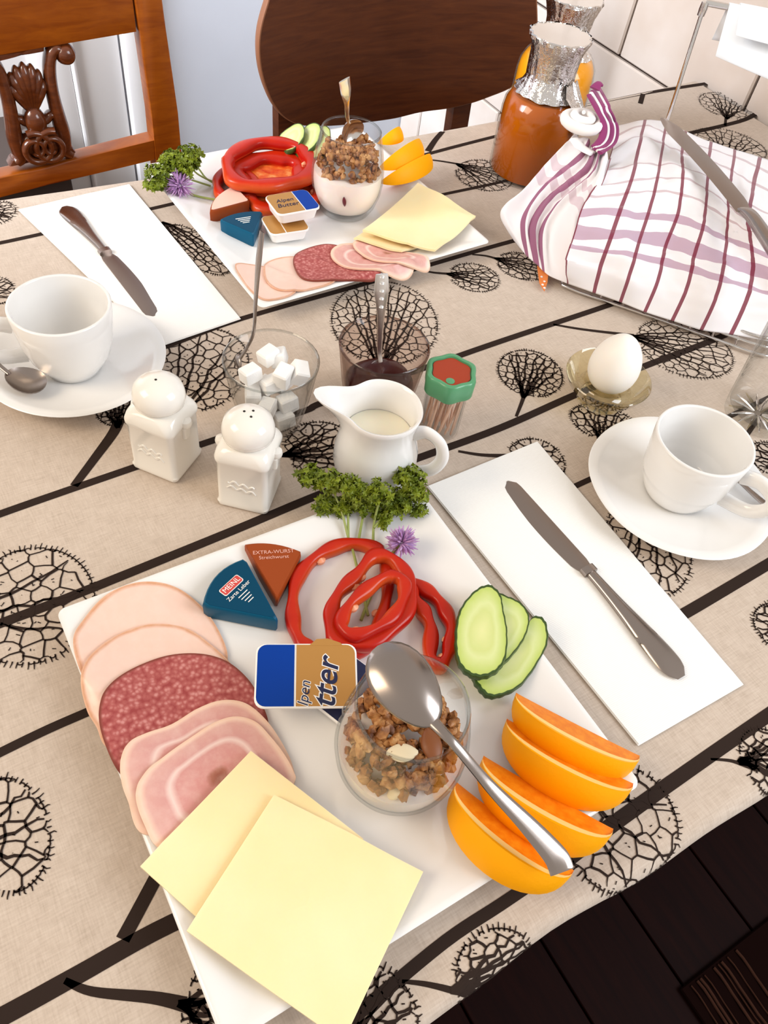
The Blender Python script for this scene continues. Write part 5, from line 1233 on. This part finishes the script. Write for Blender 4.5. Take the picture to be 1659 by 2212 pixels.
root = thing('crystal_tumbler', gc2, 'clear cut-glass tumbler at the right edge, behind the right cup', 'glass')
g = M(); g.lathe(gc2, [(.0005, 0), (.028, 0), (.0300, .001), (.0310, .010), (.0345, .095), (.0338, .0957), (.0330, .095), (.0296, .012), (.026, .008), (.0005, .007)], 56); g.build('glass', K['glass'], root, smooth=50)
for k in range(16):                                        # star cut in the thick base
    a = 2 * PI * k / 16; dr_ = np.array([math.cos(a), math.sin(a), 0]); g = M(); g.sweep([gc2 + dr_ * .004 + (0, 0, .0035), gc2 + dr_ * .015 + (0, 0, .0048), gc2 + dr_ * .027 + (0, 0, .0040)], [.0008, .0016, .0006], [.0006, .0014, .0005], 6); g.build('cut_ray', K['gold_glass' if k % 3 == 0 else 'chrome'], root)

# ------------------------------------------------------------------ chairs
YC = 0.90
def cp_(x, y): p = aty(x, y, YC); return p[0], p[2]
ch = thing('carved_chair', (.03, YC, ZF), 'reddish-brown wooden chair with a carved openwork back, at the far left', 'chair')
def plank(pts, y0, y1, nm, mt, par=ch, bev=.004):
    g = M(); c_ = np.mean([np.array(p) for p in pts], axis=0); f = lambda s, y: [(c_[0] + (p[0] - c_[0]) * s, y, c_[1] + (p[1] - c_[1]) * s) for p in pts]
    def ring(ins, y):
        r = []
        for p in pts:
            dv = np.array(p) - c_; l = np.linalg.norm(dv); q = c_ + dv * max(0, 1 - ins / l); r.append((q[0], y, q[1]))
        return r
    g.loft([ring(bev, y0), ring(bev * .3, y0 + bev * .3), ring(0, y0 + bev), ring(0, y1 - bev), ring(bev, y1)]); return g.build(nm, K[mt], par, smooth=40)
xc = cp_(72, 240)[0]
def seg(p, q, n=6): return [(p[0] + (q[0] - p[0]) * i / n, p[1] + (q[1] - p[1]) * i / n) for i in range(n)]
def poly(*pts): out = []; [out.extend(seg(pts[i], pts[(i + 1) % len(pts)])) for i in range(len(pts))]; return out
sr = [cp_(288, 66), cp_(345, 0), cp_(384, 312), cp_(325, 330)]
xl, xr_ = cp_(290, 64)[0], cp_(344, 20)[0]; zt = cp_(300, -60)[1]
xb0, xb1 = cp_(326, 295)[0], cp_(384, 312)[0]; zb_ = cp_(350, 320)[1]
mir = lambda p: (2 * xc - p[0], p[1])
st = [(xb0 - .001, zb_ - .03), (xb1, zb_ - .03), (xb1, zb_ + .05), (xr_, .10), (xr_ - .006, .30), (xl - .004, .30), (xl, .10), (xb0, zb_ + .05)]
plank(poly(*st), YC - .014, YC + .014, 'stile', 'cherry'); plank(poly(*[mir(p) for p in st][::-1]), YC - .014, YC + .014, 'stile', 'cherry')
zr0, zr1 = cp_(290, 62)[1], cp_(0, 108)[1]
zrl = cp_(0, 108)[1]; 
plank(poly((2 * xc - xl, zrl - .004), (cp_(0, 108)[0], zrl - .002), (xl, zr0), (xl, .26), (xc, .285), (2 * xc - xl, .26)), YC - .012, YC + .010, 'top_rail', 'cherry')
b1, b2 = cp_(330, 292), cp_(0, 372); c1, c2 = cp_(330, 335), cp_(0, 414)
sl = (b1[1] - b2[1]) / (b1[0] - b2[0]); xL = 2 * xc - b1[0]
plank(poly((xL, b2[1] - sl * (b2[0] - xL) - (b2[1] - c2[1])), c1, b1, (xL, b2[1] - sl * (b2[0] - xL))), YC - .013, YC + .013, 'bottom_rail', 'cherry')
# carved splat: lyre sides, shell of ribs, collar and scrolls
sp_ = []
def tube(pts, rw, rt, nm, mt='carved', y=YC - .002, par=ch):
    P = smooth_path([(x_, y, z_) for x_, z_ in pts], 8); g = M(); g.sweep(P, rw, rt, 12, up=(0, 1, 0)); return g.build(nm, K[mt], par, smooth=60)
splat = plank(poly(cp_(-10, 112), cp_(92, 92), cp_(92, 104), cp_(-10, 126)), YC - .010, YC + .010, 'splat', 'carved')
R1 = [cp_(146, 96), cp_(140, 116), cp_(124, 124), cp_(112, 108), cp_(107, 140), cp_(112, 185), cp_(124, 240), cp_(137, 290), cp_(140, 318), cp_(158, 326)]
R2 = [cp_(130, 106), cp_(118, 100), cp_(108, 112), cp_(105, 145), cp_(110, 190), cp_(122, 240), cp_(134, 285), cp_(138, 318), cp_(152, 328)]
def stube(pts, rw, rt, nm, y=YC - .002): return tube(pts, rw, rt, nm, 'carved', y, splat)
stube(R2, [.0065, .0075, .0075, .008, .0085, .010, .010, .007], .012, 'scroll_side'); stube([mir(p) for p in R2], [.0065, .0075, .0075, .008, .0085, .010, .010, .007], .012, 'scroll_side')
def disc(p, r, nm, y=YC - .004, dep=.013):
    g = M(); rings = []
    for rr, yy in ((.3, -dep), (.75, -dep * .8), (1, -dep * .2), (1, dep * .6), (.6, dep)):
        rings.append([(p[0] + r * rr * math.cos(2 * PI * j / 20), y + yy, p[1] + r * rr * math.sin(2 * PI * j / 20)) for j in range(20)])
    g.loft(rings); return g.build(nm, K['carved'], splat, smooth=60)
disc(cp_(138, 112), .0125, 'volute'); disc(mir(cp_(138, 112)), .0125, 'volute')
bx_, bz_ = cp_(68, 236); shell_top = [(-.050, .050), (-.041, .066), (-.023, .076), (0, .080), (.023, .076), (.041, .066), (.050, .050)]
kx_, kz_ = (cp_(104, 200)[0] - xc) / .056, (cp_(68, 128)[1] - bz_) / .080
for dx_, dz_ in [(a_ * kx_, b_ * kz_) for a_, b_ in shell_top]:
    k_ = 1.0; stube([(bx_ + dx_ * .22, bz_ + .002), (bx_ + dx_ * .55, bz_ + dz_ * .45), (bx_ + dx_ * .9, bz_ + dz_ * .85), (bx_ + dx_ * 1.02, bz_ + dz_)], [.003, .0052, .0068, .0074, .0040, .001], [.007, .009, .011, .010, .006, .001], 'shell_rib', YC - .003)
g = M(); g.loft([[(bx_ + .034 * kx_ * math.cos(2 * PI * j / 24) * s_, YC - .006 + yy, bz_ - .012 + .019 * math.sin(2 * PI * j / 24) * s_) for j in range(24)] for s_, yy in ((.4, -.013), (.9, -.008), (1, 0), (.9, .012))]); g.build('collar', K['carved'], splat, smooth=60)
for sg in (-1, 1):
    f_ = lambda p: p if sg > 0 else mir(p)
    stube([f_(cp_(80, 262)), f_(cp_(98, 255)), f_(cp_(108, 244)), f_(cp_(116, 250))], [.006, .006, .005, .003], .008, 'leaf_curl')
    vc = f_(cp_(103, 305)); disc(vc, .0185, 'volute', YC - .003, .012)
    sp2 = []
    for i in range(30):
        a = i / 29 * 3.4 * PI; rr = .0215 * (1 - i / 29 * .75); sp2.append((vc[0] + sg * rr * math.cos(a + 1.2), vc[1] + rr * math.sin(a + 1.2)))
    stube(sp2, [.0045, .0045, .004, .003], [.006] * 3, 'spiral', YC - .016)
stube([cp_(82, 262), cp_(84, 300), cp_(86, 338)], [.006, .005, .008], .010, 'spine')
plank(poly(cp_(16, 352), cp_(160, 322), cp_(154, 312), cp_(22, 340)), YC - .011, YC + .011, 'splat_foot', 'carved')
# seat and legs (below the table)
g = M(); g.box((xc, YC - .20, -.30), (.42, .40, .05), bev=.012); g.build('seat', K['cherry'], ch)
for sx in (-1, 1):
    for yy in (YC - .37, YC): g = M(); g.loft([[(xc + sx * .185 + a_ * .018, yy + b_ * .018, z_) for a_, b_ in ((1, 1), (-1, 1), (-1, -1), (1, -1))] for z_ in (ZF, -.325 if yy < YC else zb_ - .028)]); g.build('leg', K['cherry'], ch)

YD = 0.85
def dp(x, y): p = aty(x, y, YD); return np.array([p[0], p[2]])
ply = thing('plywood_chair', (.5, YD, ZF), 'dark brown plywood chair with a wide rounded back, behind the far plate', 'chair')
L0 = [dp(600, -60), dp(572, 0), dp(552, 60), dp(550, 115), dp(562, 170), dp(588, 225), dp(622, 262), dp(670, 282), dp(760, 288), dp(860, 277), dp(925, 258), dp(992, 240), dp(1050, 211), dp(1108, 165), dp(1138, 85), dp(1145, 10), dp(1142, -60), dp(1120, -120)]
top = [dp(1060, -170), dp(900, -190), dp(720, -160)]
O = [np.array([q[0], 0, q[1]]) for q in L0 + top]; O = smooth_path(O, 6, True); oc_ = np.mean(O, axis=0)
def bend(x): return YD - .9 * (x - oc_[0]) ** 2 + .035
def pr2(ins, off): return [(oc_[0] + (p[0] - oc_[0]) * (1 - ins), bend(oc_[0] + (p[0] - oc_[0]) * (1 - ins)) + off, oc_[2] + (p[2] - oc_[2]) * (1 - ins)) for p in O]
g = M(); fr_ = [.985, .8, .6, .4, .2, .06, .012]
g.loft([pr2(q, -.0065) for q in fr_] , True, True, False); g.loft([pr2(q, .0065) for q in fr_[::-1]], True, False, True); g.build('backrest', K['walnut'], ply, smooth=60)
g = M(); g.loft([pr2(.012, -.0065), pr2(.004, -.006), pr2(0, -.003), pr2(0, .003), pr2(.004, .006), pr2(.012, .0065)], True, False, False); g.build('backrest_edge', K['ply_edge'], ply, smooth=60)
for (a, b) in ((640, 262), (1015, 240)):
    x_ = dp(a, b)[0]; g = M(); yb = bend(x_) + .018
    g.loft([[(x_ + sx * .017, yb + sy * .010 + (z_ + .1) * .05, z_) for sx, sy in ((1, 1), (-1, 1), (-1, -1), (1, -1))] for z_ in (ZF, -.30, -.05, .03)]); g.build('leg', K['walnut'], ply)
    g = M(); g.loft([[(x_ + sx * .015, YD - .38 + sy * .015, z_) for sx, sy in ((1, 1), (-1, 1), (-1, -1), (1, -1))] for z_ in (ZF, -.32)]); g.build('leg', K['walnut'], ply)
g = M(); g.box((oc_[0], YD - .18, -.31), (.42, .40, .016), bev=.006); g.build('seat', K['walnut'], ply)

for o in bpy.data.objects:
    if '_o' in o: del o['_o']
